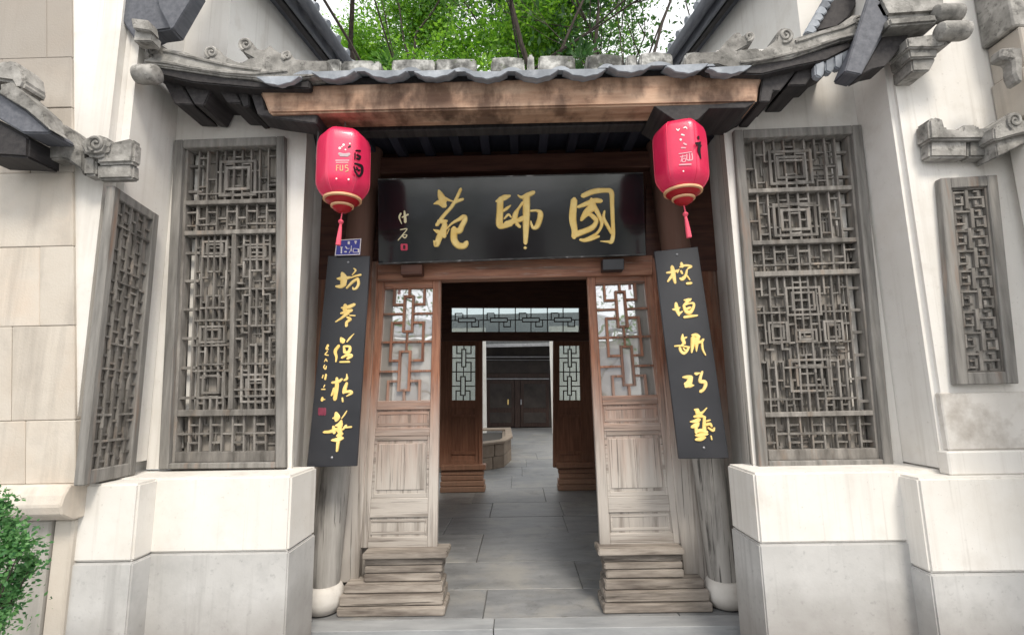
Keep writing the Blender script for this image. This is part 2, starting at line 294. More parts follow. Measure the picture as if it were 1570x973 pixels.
def glassmat(name, refl=0.55, tint=(0.9, 0.92, 0.95), pale=False):
    m = bpy.data.materials.new(name); m.use_nodes = True; nt = m.node_tree; N = nt.nodes; L = nt.links
    N.remove(N['Principled BSDF'])
    g = N.new('ShaderNodeBsdfGlossy'); g.inputs['Roughness'].default_value = 0.015; g.inputs['Color'].default_value = (*tint, 1)
    t = N.new('ShaderNodeBsdfDiffuse' if pale else 'ShaderNodeBsdfTransparent'); t.inputs['Color'].default_value = (0.50, 0.475, 0.44, 1) if pale else (0.75, 0.8, 0.8, 1)
    tc = N.new('ShaderNodeTexCoord'); no = N.new('ShaderNodeTexNoise'); no.inputs['Scale'].default_value = 3.5; no.inputs['Detail'].default_value = 1
    L.new(tc.outputs['Object'], no.inputs['Vector'])
    bp = N.new('ShaderNodeBump'); bp.inputs['Strength'].default_value = 0.06; bp.inputs['Distance'].default_value = 0.05; L.new(no.outputs[0], bp.inputs['Height'])
    L.new(bp.outputs[0], g.inputs['Normal'])
    mx = N.new('ShaderNodeMixShader'); mx.inputs[0].default_value = refl
    L.new(t.outputs[0], mx.inputs[1]); L.new(g.outputs[0], mx.inputs[2]); L.new(mx.outputs[0], N['Material Output'].inputs[0]); return m
GLASS = glassmat('door_glass', 0.5, pale=True)     # pale diffuse mixed in, painted stand-in for the bright street reflection
GLASSI = glassmat('inner_glass', 0.12)

# ------------------------------------------------------------------ main planes of the place (metres)
YW, YP, YN, YR = 3.25, 2.98, 2.84, 2.93      # wall face, plinth face, near plinth face, wall face beside the small window
YD, YB = 3.84, 2.93                          # door face, eave beam face
XC, XS = 1.465, 2.40                          # porch corner, side return
YI, YF = 8.15, 22.0                          # inner doorway, far building
ZP = 1.05

# ------------------------------------------------------------------ ground and floors
g = MB().add([(-300, -300, -0.16), (300, -300, -0.16), (300, 300, -0.16), (-300, 300, -0.16)], [(0, 1, 2, 3)]).build('ground', GROUND); g['kind'] = 'structure'
def slabs(root, rows, x0, x1, ztop, th, mat, gap=0.0028):
    for i, (ya, yb, joints) in enumerate(rows):
        xs = [x0] + joints + [x1]
        for a, b in zip(xs[:-1], xs[1:]):
            dz = rnd.uniform(-0.0025, 0.0025)
            sk = rnd.uniform(-0.004, 0.004)
            MB().box8([(a + gap, ya + gap, ztop + dz), (b - gap, ya + gap + sk, ztop + dz), (b - gap, ya + gap + sk, ztop - th), (a + gap, ya + gap, ztop - th),
                       (a + gap, yb - gap, ztop + dz), (b - gap, yb - gap, ztop + dz), (b - gap, yb - gap, ztop - th), (a + gap, yb - gap, ztop - th)]).build('slab', mat, root, 0.003)
fl = struct('entrance_floor')
BEDM = surf('mortar_bed', [(0.3, (0.10, 0.10, 0.10)), (0.7, (0.16, 0.16, 0.155))], 9, rough=0.95, bump=0.2, vary=0)
MB().box((-2.2, 3.50, -0.16), (2.2, YI + 0.2, -0.012)).build('bed', BEDM, fl)
STEPM = surf('step_edge_stone', [(0.3, (0.24, 0.25, 0.26)), (0.7, (0.36, 0.37, 0.38))], 3, (1, 4, 4), rough=0.6, bump=0.3, vary=0.1, spots=[(6, 0.6, 0.75, (0.14, 0.14, 0.14), 0.5)])
slabs(fl, [(3.46, 3.62, [-0.2])], -1.44, 1.44, 0.0, 0.13, STEPM, 0.003)
slabs(fl, [(3.62, 4.12, [-0.28, 1.05]), (4.12, 4.75, [-0.95, 0.46]), (4.75, 5.65, [-0.42, 0.86]), (5.65, 6.4, [-0.86, 0.5]), (6.4, 7.2, [-0.4, 0.52]), (7.2, YI + 0.1, [-0.7, 0.34])], -1.9, 1.9, 0.0, 0.05, FLOOR)
pv = struct('pavement')
MB().box((-5, -4, -0.16), (5, 3.455, -0.135)).build('bed', BEDM, pv)
slabs(pv, [(y, y + 0.6, [-1.9 + 0.9 * k + (0.45 if i % 2 else 0) for k in range(5)]) for i, y in enumerate([0.45, 1.05, 1.65, 2.25, 2.85])], -3.2, 3.2, -0.118, 0.03, GROUND)
cy_ = struct('courtyard_floor')
MB().box((-7, YI + 0.2, -0.16), (7, YF + 0.6, -0.012)).build('bed', BEDM, cy_)
rows = []; y = YI + 0.1
while y < YF: rows.append((y, min(y + 1.15, YF + 0.05), [-3.3 + 1.7 * k + rnd.uniform(-0.5, 0.5) for k in range(5)])); y += 1.15
slabs(cy_, rows, -5, 5, 0.0, 0.04, FLOOR)

# ------------------------------------------------------------------ rendered front walls with plinths
def ringwall(mb, X0, X1, Z0, Z1, Y, q, dep):
    """wall face with one four-cornered hole and its reveal; q = hole TL TR BR BL"""
    o = [Vector((X0, Y, Z1)), Vector((X1, Y, Z1)), Vector((X1, Y, Z0)), Vector((X0, Y, Z0))]
    back = [p + Vector((0, dep, 0)) for p in q]
    mb.add(o + q + back, [(0, 1, 5, 4), (1, 2, 6, 5), (2, 3, 7, 6), (3, 0, 4, 7), (4, 5, 9, 8), (5, 6, 10, 9), (6, 7, 11, 10), (7, 4, 8, 11)])
WL = [(272, 218), (440, 212), (441, 716), (248, 718)]
WR = [(1122, 203), (1316, 195), (1365, 712), (1160, 715)]
def inset(q, a): 
    c = sum(q, Vector()) / 4
    return [p + (c - p).normalized() * a for p in q]
for s in (-1, 1):
    q = [P(a, b, YW) for a, b in (WL if s < 0 else WR)]
    hp = Panel(q); hole = [hp.pt(.05, .02), hp.pt(.95, .02), hp.pt(.95, .985), hp.pt(.05, .985)]
    w = thing('rendered_wall', (s * 1.9, YW, -0.12),
              'white rendered wall and plinth holding the tall lattice window left of the entrance' if s < 0 else
              'white rendered wall and plinth holding the tall lattice window right of the entrance', 'wall')
    mb = MB(); X0, X1 = (-XS, -XC) if s < 0 else (XC, XS)
    zb = min(hole[2].z, hole[3].z) - 0.03
    ringwall(mb, X0, X1, zb, 3.9, YW, hole, 0.15)
    mb.build('wall_face', WHITE, w)
    zt = ZP if s < 0 else 1.02
    # porch side wall
    MB().prism([(s * XC, YW + .002, 0), (s * (XC + .14), YD - .1, 0), (s * (XC + .14), YD + .15, 0), (s * (XC + .20), YD + .15, 0), (s * (XC + .20), YW + .30, 0), (s * (XC + .03), YW + .002, 0)], (0, 0, 3.9)).build('porch_side', WHITE, w, 0.004)
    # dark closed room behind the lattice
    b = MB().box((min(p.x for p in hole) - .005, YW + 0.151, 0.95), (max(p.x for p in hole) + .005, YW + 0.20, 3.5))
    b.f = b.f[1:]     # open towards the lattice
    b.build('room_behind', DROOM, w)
    # upper wall above the roof, turning back towards the courtyard
    xa = 2.08
    zt0, k_ = (4.86, .183) if s < 0 else (4.88, .232)      # the top follows the eave that runs back over it
    MB().prism([(s * xa, YW + .001, 3.9), (s * xa, YW + 5, 3.9), (s * xa, YW + 5, zt0 + 5 * k_), (s * xa, YW + .001, zt0)], (s * (XS - xa), 0, 0)).build('upper_wall', WHITE, w)
    # main plinth: white upper block over a grey base, projecting in front of the wall
    xi, xo = 1.34, 2.14
    A, B = min(s * xi, s * 2.5), max(s * xi, s * 2.5)
    MB().box((A, YP, 0.632), (B, YW + 0.10, zt)).build('plinth', WHITE, w, 0.012, seg=2)
    e = 0.006
    MB().box((A - (e if s > 0 else 0), YP - e, -0.14), (B + (e if s < 0 else 0), YW + 0.10, 0.630)).build('plinth_base', CEMENT, w, 0.008, seg=2)
    if s < 0:
        # return wall with the narrow window, running towards the viewer
        MB().box((-3.3, 2.785, ZP), (-XS - 0.001, YW + 0.2, 6.6)).build('return_wall', WHITE, w, 0.07, True, seg=5)
        MB().box((-2.6, YN, 0.632), (-2.13, YP + 0.05, ZP - 0.006)).build('near_plinth', WHITE, w, 0.012, seg=2)
        MB().box((-2.6, YN - e, -0.14), (-2.13 + e, YP + 0.05, 0.628)).build('near_plinth_base', CEMENT, w, 0.008, seg=2)
    else:
        MB().box((XS + 0.001, YR, 1.0), (3.5, YW + 0.2, 6.6)).build('return_wall', WHITE, w, 0.03, seg=3)
        MB().box((XS + 0.02, YR - 0.010, 1.135), (3.3, YR + 0.05, 1.455)).build('stained_band', STAIN, w, 0.006)
        MB().box((XS - 0.005, YR - 0.03, 1.0), (3.3, YR + 0.05, 1.130)).build('upper_plinth', WHITE, w, 0.008)
        MB().box((2.165, YN, 0.512), (3.5, YP + 0.05, 1.0)).build('near_plinth', WHITE, w, 0.012, seg=2)
        MB().box((2.165 - e, YN - e, -0.14), (3.5, YP + 0.05, 0.509)).build('near_plinth_base', CEMENT, w, 0.008, seg=2)
        MB().box((3.02, 1.6, 1.0), (3.5, YR - 0.002, 3.02)).build('outer_return_wall', WHITE, w, 0.05, seg=3)

# ------------------------------------------------------------------ lattice windows
def lattice_cells(nx, ny, seed):
    """an ordered fret, mirrored about its middle: uprights in long pieces, ties stepped between neighbouring uprights"""
    r = random.Random(seed); bars = []; half = (nx + 1) // 2
    per = r.choice([3, 4]) if ny > 6 else 2; ph = [r.randrange(per) for _ in range(half)]
    for k in range(1, half):
        if ph[k] == ph[k - 1]: ph[k] = (ph[k] + 1) % per
    def col(i): return i if i < half else nx - 1 - i
    for i in range(nx):
        c = col(i)
        for j in range(1, ny):
            if (j + ph[c]) % per == 0: bars.append(('h', i, j, 1))
    cut = {}
    for i in range(1, nx):
        m = min(i, nx - i)
        if m not in cut:
            a, segs = 0, []
            while a < ny:
                ln = r.choice([3, 4, 5, 6, 8]); b = min(ny, a + ln)
                # pieces end on a tie of one of the neighbouring columns
                while b < ny and not any((b + ph[col(q)]) % per == 0 for q in (m - 1, m)): b += 1
                segs.append((a, b - a)); a = b + (r.choice([0, 0, 0, 1, 2]) if b < ny - 2 else 0)
                while a < ny and not any((a + ph[col(q)]) % per == 0 for q in (m - 1, m)): a += 1
            cut[m] = segs
        for a, ln in cut[m]: bars.append(('v', i, a, ln))
    for q in range(max(1, ny // 5)):          # long ties crossing two or three uprights
        j = r.randrange(1, ny); i = r.randrange(0, max(1, half - 1)); ln = r.choice([2, 3])
        bars.append(('H', i, j, min(ln, nx - i))); bars.append(('H', max(0, nx - i - ln), j, min(ln, nx)))
    return bars
def fret(pan, parent, mat, u0, v0, u1, v1, nx, ny, seed, wid, d0, dep):
    """one fret panel of single bars inside the rectangle u0..v1 of pan"""
    r = random.Random(seed * 13 + 1); Wm = (pan.pt(1, .5) - pan.pt(0, .5)).length; Hm = (pan.pt(.5, 1) - pan.pt(.5, 0)).length
    wu, wv = wid / Wm, wid / Hm; du, dv = (u1 - u0) / nx, (v1 - v0) / ny
    for kind, i, j, ln in lattice_cells(nx, ny, seed):
        k = r.uniform(0.85, 1.15); a = d0 + r.uniform(-0.003, 0.003); t = r.uniform(-0.25, 0.25)
        if kind in 'hH':
            vv = v0 + j * dv; ua, ub = max(u0 + i * du, u0), min(u0 + (i + ln) * du, u1); h = wv * k / 2; t *= wv
            if kind == 'H': a += .008
            MB().box8([pan.pt(ua, vv - h, a + dep), pan.pt(ub, vv - h + t, a + dep), pan.pt(ub, vv + h + t, a + dep), pan.pt(ua, vv + h, a + dep),
                       pan.pt(ua, vv - h, a), pan.pt(ub, vv - h + t, a), pan.pt(ub, vv + h + t, a), pan.pt(ua, vv + h, a)]).build('lattice_bar', mat, parent)
        else:
            uu = u0 + i * du; va = max(v0, v0 + j * dv - wv * .5); vb = min(v1, v0 + (j + ln) * dv + wv * .5); h = wu * k / 2; t *= wu
            a += 0.0045
            MB().box8([pan.pt(uu - h, va, a + dep), pan.pt(uu + h, va, a + dep), pan.pt(uu + h + t, vb, a + dep), pan.pt(uu - h + t, vb, a + dep),
                       pan.pt(uu - h, va, a), pan.pt(uu + h, va, a), pan.pt(uu + h + t, vb, a), pan.pt(uu - h + t, vb, a)]).build('lattice_bar', mat, parent)
def square_motif(pan, parent, mat, u0, v0, u1, v1, wid, d0, dep):
    """nested square frets joined by short ties"""
    Wm = (pan.pt(1, .5) - pan.pt(0, .5)).length; Hm = (pan.pt(.5, 1) - pan.pt(.5, 0)).length
    wu, wv = wid / Wm, wid / Hm
    for k in (0.0, 0.34):
        a, b = u0 + (u1 - u0) * k / 2, u1 - (u1 - u0) * k / 2; c, d = v0 + (v1 - v0) * k / 2, v1 - (v1 - v0) * k / 2
        pan.frame(MB(), a, c, b, d, wu, wv, d0, d0 + dep + 0.003).build('fret_square', mat, parent)
def spanel(pan, u0, v0, u1, v1): return Panel([pan.pt(u0, v0), pan.pt(u1, v0), pan.pt(u1, v1), pan.pt(u0, v1)])

def tall_window(q, inner, rails, secs, label, gapside, seed, mull):
    pan = PP(q, YW); base = (pan.pt(0.5, 1) ); t = thing('lattice_window', base, label, 'window', 'tall lattice windows beside the entrance')
    W = (pan.pt(1, .5) - pan.pt(0, .5)).length; H = (pan.pt(.5, 1) - pan.pt(.5, 0)).length
    fu, fv = 0.062 / W, 0.062 / H
    # four frame members
    for nm, r in (('frame_stile', (0, 0, fu, 1)), ('frame_stile', (1 - fu, 0, 1, 1)), ('frame_head', (fu, 0, 1 - fu, fv)), ('frame_sill', (fu, 1 - fv * 0.6, 1 - fu, 1))):
        pan.part(nm, LFRAME, t, *r, -0.10, 0.035 if 'stile' in nm else 0.033, 0.006)
    ip = Panel([pan.pt(fu, fv), pan.pt(1 - fu, fv), pan.pt(1 - fu, 1 - fv * 0.6), pan.pt(fu, 1 - fv * 0.6)])
    iW, iH = W - 0.124, H - 0.1
    bw = 0.018
    # thin inner frame
    for r in ((0, 0, bw / iW, 1), (1 - bw / iW, 0, 1, 1)): ip.part('inner_stile', LATT, t, *r, -0.07, 0.0, 0.002)
    y0 = inner[0]; y1 = inner[1]
    def V(py): return (py - y0) / (y1 - y0)
    for (a, b) in rails: ip.part('rail', LATT, t, bw / iW, V(a), 1 - bw / iW, V(b), -0.07, 0.004, 0.003)
    ip.part('rail', LATT, t, bw / iW, 1 - 0.03, 1 - bw / iW, 1.0, -0.07, 0.004, 0.003)
    lo, hi = bw / iW, 1 - bw / iW
    LO, HI = lo, hi
    for k, (a, b, nx, ny, kind) in enumerate(secs):
        va, vb = V(a), V(b); lo, hi = LO, HI
        if vb - va > .12:      # the outer strip stays open but for short ties
            lo, hi = (LO + .11, HI) if gapside < 0 else (LO, HI - .11)
            e0, e1 = (LO, lo) if gapside < 0 else (hi, HI); nt = 2 if vb - va < .3 else 6
            for m in range(nt):
                v = va + (vb - va) * (m + .6) / nt; ip.part('lattice_bar', LATT, t, e0, v - .004, e1 + (.03 if gapside < 0 else 0), v + .004, -.05, -.022, 0)
            ip.part('lattice_bar', LATT, t, (lo - .012) if gapside < 0 else hi - .004, va, (lo + .004) if gapside < 0 else hi + .012, vb, -.05, -.018, 0)
        if kind == 'split':
            ip.part('mullion', LATT, t, mull - 0.022, va, mull + 0.022, vb, -0.07, 0.002, 0.003)
            fret(ip, t, LATT, lo, va, mull - 0.02, vb, nx // 2, ny, seed + k, 0.0115, -0.045, 0.024)
            fret(ip, t, LATT, mull + 0.02, va, hi, vb, nx - nx // 2, ny, seed + k + 40, 0.0115, -0.045, 0.024)
        else:
            fret(ip, t, LATT, lo, va, hi, vb, nx, ny, seed + k, 0.0115, -0.045, 0.024)
        if kind == 'split':
            for m in range(4):
                for ua, ub in ((lo + .06, mull - .08), (mull + .08, hi - .06)):
                    if random.Random(seed + m * 3 + int(ua * 10)).random() < .75:
                        v = va + (vb - va) * (m + .12 + .1 * (ua > .5)) / 4; square_motif(ip, t, LATT, ua, v, ub, v + (vb - va) * (.16 if m % 2 else .10), .014, -.034, .016)
        if kind == '' and vb - va > .3:
            for ua, ub, v, hh in ((.30, .62, .08, .22), (.36, .56, .40, .10), (.12, .30, .34, .16), (.62, .80, .34, .16), (.28, .64, .62, .24)):
                square_motif(ip, t, LATT, ua, va + (vb - va) * v, ub, va + (vb - va) * (v + hh), .014, -.034, .016)
        if kind == 'square':
            square_motif(ip, t, LATT, lo + 0.22, va + (vb - va) * .22, hi - 0.22, vb - (vb - va) * 0.08, 0.018, -0.036, 0.02)
        # an older, finer fret standing just behind the first
        bk = MB(); rb = random.Random(seed * 7 + k); n = int((vb - va) * iH / .03)
        for m in range(nx * 3):
            u = lo + (hi - lo) * (m + rb.uniform(.2, .8)) / (nx * 3); c = rb.uniform(va, vb - (vb - va) * .2); d = min(vb, c + rb.uniform(.15, .6) * (vb - va)); w = .005 / iW
            ip.rect(bk, u - w, c, u + w, d, -.064 - m * .00005, -.052 - rb.uniform(0, .004))
        for m in range(n):
            v = va + (vb - va) * (m + rb.uniform(.2, .8)) / n; c = rb.uniform(lo, hi - .15); d = min(hi, c + rb.uniform(.12, .4)); w = .005 / iH
            ip.rect(bk, c, v - w, d, v + w, -.0635 - m * .00005, -.0505 - rb.uniform(0, .004))
        bk.build('back_fret', LATT, t)['kind'] = 'stuff'
        # boards behind, and the pale outer reveal beside them
        ga, gb = (LO + 0.115, HI) if gapside < 0 else (LO, HI - 0.115)
        n = 4
        for m in range(n):
            u0 = ga + (gb - ga) * m / n; u1 = ga + (gb - ga) * (m + 1) / n - 0.004
            ip.part('backing_board', LATTB, t, u0, va, u1, vb, -0.085 - rnd.uniform(0, 0.012), -0.062 - rnd.uniform(0, .004), 0)
        ra, rb_ = (LO, LO + .112) if gapside < 0 else (HI - .112, HI)
        if vb - va > .12: ip.part('reveal_strip', WHITE, t, ra, va, rb_, vb, -0.11, -0.084, 0)
        else: ip.part('backing_board', LATTB, t, ra, va, rb_, vb, -0.11, -0.084, 0)
    return t
tall_window(WL, (228, 708), [(313, 320), (362, 369), (634, 643)],
            [(228, 313, 9, 7, 'square'), (320, 362, 9, 4, ''), (369, 634, 12, 28, 'split'), (643, 694, 9, 4, '')],
            'tall grey wooden lattice window left of the entrance beside the house number plate', -1, 11, 0.54)
tall_window(WR, (210, 704), [(292, 299), (376, 383), (425, 433), (636, 643)],
            [(210, 292, 9, 7, 'square'), (299, 376, 9, 7, 'square'), (383, 425, 9, 4, ''), (433, 636, 12, 22, ''), (643, 692, 9, 4, '')],
            'tall grey wooden lattice window right of the entrance, by the leaning couplet board', 1, 71, 0.5)

# narrow window on the left return wall
Xn = -XS + 0.001
pn = Panel([Vector((Xn, 2.72, 2.745)), Vector((Xn, 3.09, 2.70)), Vector((Xn, 3.09, 1.055)), Vector((Xn, 2.72, 1.055))])
t = thing('lattice_window', Vector((Xn, 2.9, 1.05)), 'narrow lattice window seen edge-on on the wall at left', 'window', 'narrow lattice windows')
for nm, r in (('frame_stile', (0, 0, .13, 1)), ('frame_stile', (.87, 0, 1, 1)), ('frame_head', (.13, 0, .87, .035)), ('frame_sill', (.13, .955, .87, 1))):
    pn.part(nm, LFRAME, t, *r, 0.002, 0.055 if 'stile' in nm else 0.053, 0.005)
pn.part('backing_board', LATTB, t, .13, .035, .87, .955, 0.001, 0.02, 0)
for k in range(7):
    va = .035 + k * .92 / 7
    fret(pn, t, LATT, .13, va, .87, va + .92 / 7, 5, 6, 200 + k, 0.012, 0.024, 0.014)
# small window on the right
qs = [(1432, 278), (1518, 273), (1550, 588), (1457, 590)]
pn = PP(qs, YR - 0.001)
t = thing('lattice_window', pn.pt(.5, 1), 'small narrow lattice window set in the white wall at far right', 'window', 'narrow lattice windows')
for nm, r in (('frame_stile', (0, 0, .18, 1)), ('frame_stile', (.82, 0, 1, 1)), ('frame_head', (.18, 0, .82, .055)), ('frame_sill', (.18, .945, .82, 1))):
    pn.part(nm, LFRAME, t, *r, 0.001, 0.05 if 'stile' in nm else 0.048, 0.005)
pn.part('backing_board', LFRAME, t, .18, .055, .82, .945, 0.0005, 0.012, 0)
NR = 9
for m in range(NR):     # rows of hooked frets either side of a crooked stem
    va = .06 + m * .885 / NR; hgt = .885 / NR
    off = 0.035 * (1 if m % 2 else -1)
    def b(u0, v0, u1, v1, z=0): pn.part('lattice_bar', LATT, t, u0, v0, u1, v1, 0.012, 0.030 + z, 0.001)
    b(.475 + off, va, .535 + off, va + hgt, .002)
    b(.22, va + hgt * .10, .475 + off, va + hgt * .19); b(.535 + off, va + hgt * .40, .78, va + hgt * .49)
    b(.22, va + hgt * .20, .265, va + hgt * .84); b(.735, va + hgt * .50, .78, va + hgt * .98)
    b(.265, va + hgt * .72, .41, va + hgt * .81, .001); b(.60, va + hgt * .84, .735, va + hgt * .93, .001)
    b(.365, va + hgt * .36, .41, va + hgt * .71, .0015); b(.60, va + hgt * .60, .645, va + hgt * .83, .0015); b(.28, va + hgt * .42, .36, va + hgt * .50, .0005); b(.60, va + hgt * .08, .70, va + hgt * .17, .0005); b(.655, va + hgt * .18, .70, va + hgt * .39, .001)
pn.frame(MB(), .18, .055, .82, .945, .04, .008, .012, .036).build('inner_frame', LATT, t)

# ------------------------------------------------------------------ sandstone pilasters
def outline(pts, off, sc_): return [(off[0] + x / sc_, off[1] + y / sc_) for x, y in pts]
pl = thing('stone_pilaster', (-2.85, 2.55, -0.12), 'beige sandstone block pilaster at the left edge above the shrub', 'pilaster')
zs = [4.7, 3.62, 3.28, 2.86, 2.40, 1.93, 1.40, 1.06]
def ex(z): return -2.425 - max(0, z - 1.06) * 0.125      # battered edge
for i in range(len(zs) - 1):
    z1, z0 = zs[i], zs[i + 1]
    vj = [-.16, -.44, -.26, -.52, -.20, -.36, -.28][i]
    for a, b in ((0, vj), (vj, -1.2)):
        y = 2.77 - rnd.uniform(0, .005)
        xa0, xa1 = (ex(z0) + a - .0012, ex(z1) + a - .0012); xb0, xb1 = (ex(z0) + b + .0012, ex(z1) + b + .0012)
        MB().box8([(xb1, y, z1 - .001), (xa1, y, z1 - .001), (xa0, y, z0 + .001), (xb0, y, z0 + .001), (xb1, 3.1, z1 - .001), (xa1, 3.1, z1 - .001), (xa0, 3.1, z0 + .001), (xb0, 3.1, z0 + .001)]).build('block', BEIGE, pl, 0.004)
xs0 = -2.44
# rounded corbel and the shaft under it
cz = 1.06; prof = [(2.73, cz), (2.70, cz - .05), (2.685, cz - .10), (2.70, cz - .15), (2.77, cz - .19)]
mb = MB(); n = len(prof)
pts = [(xs0 + .02, y, z) for y, z in prof] + [(xs0 + .02, 3.1, prof[-1][1]), (xs0 + .02, 3.1, cz)]
mb.prism(pts, (-1.1, 0, 0)).build('corbel', BEIGE, pl, 0.008)
MB().box((-3.4, 2.79, -.14), (xs0 - .12, 3.1, cz - .192)).build('shaft', GREYST, pl, 0.01)
MB().box((xs0 - .118, 2.81, -.14), (xs0 - .01, 3.1, cz - .194)).build('quoin', BEIGE, pl, 0.01)
pr_ = thing('stone_pilaster', (3.35, 2.2, -0.12), 'weathered stone pilaster at the top right corner', 'pilaster')
for i, (z1, z0, x0) in enumerate([(4.6, 3.62, 2.93), (3.615, 3.36, 2.96), (3.355, 3.06, 2.94)]):
    MB().box((x0 + .08, 2.72, z0), (3.7, 2.928, z1)).build('block', GSTONE if i == 0 else BEIGE, pr_, 0.008)
ob = outline([(1430, 215), (1500, 210), (1533, 215), (1533, 370), (1510, 372), (1490, 330), (1485, 270), (1430, 260)], (1050, 0), 2.948)
MB().prism([P(x, y, 2.64) for x, y in ob], (0, .078, 0)).build('corbel', GSTONE, pr_, 0.012)

# ------------------------------------------------------------------ carved coping pieces
def spiral(parent, c, r, Y, mat, turns=1.6, sgn=1, th=0.012):
    """a raised scroll on the front face of a carved stone; c, r in photograph pixels"""
    pth, rad = [], []
    for k in range(28):
        a = k / 27 * turns * 2 * math.pi; rr = r * (1 - 0.85 * k / 27)
        pth.append(P(c[0] + rr * math.cos(a * sgn + 2), c[1] + rr * math.sin(a * sgn + 2), Y)); rad.append(th * (1 - 0.4 * k / 27))
    return MB().tube(pth, rad, 6).build('scroll', mat, parent, smooth=True)
def carved(name, pts, Y, dep, mat, parent, bev=0.012):
    return MB().prism([P(x, y, Y) for x, y in pts], (0, dep, 0)).build(name, mat, parent, bev, seg=2)
# left coping over the narrow window
cp = thing('coping', P(140, 270, 2.6), 'grey carved stone coping with scroll above the narrow window at left', 'coping')
carved('moulding', outline([(215, 720), (225, 600), (240, 560), (290, 560), (330, 590), (350, 640), (375, 690), (372, 792), (358, 760), (300, 720), (270, 715)], (0, 0), 2.948), 2.66, .10, GSTONE, cp)
carved('cap', outline([(350, 640), (390, 610), (440, 605), (485, 620), (490, 655), (470, 695), (430, 705), (375, 700)], (0, 0), 2.948), 2.63, .13, GSTONE, cp, .02)
carved('block', outline([(372, 706), (432, 708), (430, 790), (372, 792)], (0, 0), 2.948), 2.67, .09, GSTONE, cp)
carved('block', outline([(432, 712), (450, 680), (500, 640), (590, 620), (607, 640), (600, 735), (432, 742)], (0, 0), 2.948), 2.66, .07, GSTONE, cp, .015)
carved('block', outline([(434, 744), (598, 737), (600, 806), (434, 810)], (0, 0), 2.948), 2.68, .06, GSTONE, cp)
spiral(cp, (435 / 2.948, 650 / 2.948), 13, 2.627, GSTONE)
# small roof at the far left edge
er = thing('eave_end', P(20, 230, 2.4), 'dark eave end with pale stone cap at the far left edge', 'eave')
carved('eave_board', outline([(-120, 330), (0, 420), (120, 500), (225, 590), (225, 602), (100, 600), (-120, 470)], (0, 0), 2.948), 2.50, .16, DPAINT, er)
carved('fascia', outline([(-120, 330), (0, 410), (0, 380), (50, 370), (130, 440), (195, 500), (205, 560), (222, 585), (120, 497), (0, 425), (-120, 345)], (0, 0), 2.948), 2.47, .12, GSTONE, er, .006)
carved('bracket', outline([(-120, 480), (100, 604), (128, 620), (125, 712), (30, 705), (-120, 700)], (0, 0), 2.948), 2.53, .20, DTIMB, er)
carved('cap', outline([(-120, 270), (0, 280), (20, 268), (70, 275), (100, 310), (110, 370), (95, 402), (65, 398), (50, 368), (-120, 345)], (0, 0), 2.948), 2.48, .14, GSTONE, er, .02)
# upper left eave corner
e2 = thing('eave_corner', P(230, 40, 2.5), 'slate painted eave corner on a stepped bracket, upper left', 'eave')
carved('eave_board', outline([(440, -60), (595, 160), (610, 182), (700, 140), (775, 130), (885, -60)], (0, 0), 2.948), 2.80, .12, DPAINT, e2, .01)
#carved('fascia', outline([(400, -60), (455, -60), (600, 150), (612, 180), (590, 165)], (0, 0), 2.948), 2.77, .06, DPAINT, e2, .004)
carved('fascia', outline([(700, -60), (900, -60), (785, 125), (772, 134), (722, 40)], (0, 0), 2.948), 2.76, .03, DPAINT, e2, .004)
for k, pts in enumerate(([(600, 185), (685, 187), (690, 150), (610, 130)], [(600, 128), (680, 140), (670, 90), (590, 80)])):
    carved('bracket', outline(pts, (0, 0), 2.948), 2.74 - .03 * k, .08, GSTONE, e2, .006)
# upper right eave corner with roll tile ends
e3 = thing('eave_corner', P(1400, 90, 2.6), 'slate eave corner with two round roll tile ends on a bracket, upper right', 'eave')
O3 = lambda p: outline(p, (1050, 0), 2.948)
carved('eave_board', O3([(730, 318), (800, 335), (925, 110), (1010, 115), (1150, 105), (1130, -40), (880, -40)]), 2.78, .14, DPAINT, e3, .01)
carved('soffit', O3([(798, 337), (925, 112), (1012, 118), (1008, 175), (905, 300), (848, 312)]), 2.80, .13, DTIMB, e3, .004)
carved('fascia', O3([(725, 322), (798, 337), (925, 75), (905, 30), (860, -40), (840, -40)]), 2.74, .035, DPAINT, e3, .006)
carved('moulding', O3([(918, 80), (1135, 62), (1150, 98), (930, 116)]), 2.70, .14, GSTONE, e3)
carved('moulding', O3([(875, 0), (890, -40), (1180, -40), (1180, 20), (1130, 60), (915, 74)]), 2.72, .14, GSTONE, e3, .02)
def rollend(parent, x0, x1, y0, y1, Y, mat, off):
    a = P(off + x0 / 2.948, (y0 + y1) / 2 / 2.948, Y); b_ = P(off + x1 / 2.948, (y0 + y1) / 2 / 2.948, Y)
    r = (P(off + x0 / 2.948, y0 / 2.948, Y) - P(off + x0 / 2.948, y1 / 2.948, Y)).length / 2
    L = (b_.x - a.x)
    MB().lathe(a, [(r * .55, 0), (r * .9, r * .22), (r, r * .6), (r, L - r * .6), (r * .9, L - r * .2), (r * .5, L)], 20, 0).build('roll_tile', mat, parent, smooth=True)
rollend(e3, 1120, 1252, 28, 102, 2.72, GSTONE, 1050)
rollend(e3, 1140, 1282, 106, 182, 2.72, GSTONE, 1050)
for pts, yy in (([(1003, 170), (1150, 150), (1215, 185), (1150, 215), (1010, 215)], 2.74), ([(1010, 217), (1148, 217), (1140, 258), (1020, 262)], 2.76), ([(1024, 264), (1138, 262), (1108, 320), (1030, 322)], 2.78)):
    carved('bracket', O3(pts), yy, .16, GSTONE, e3, .008)
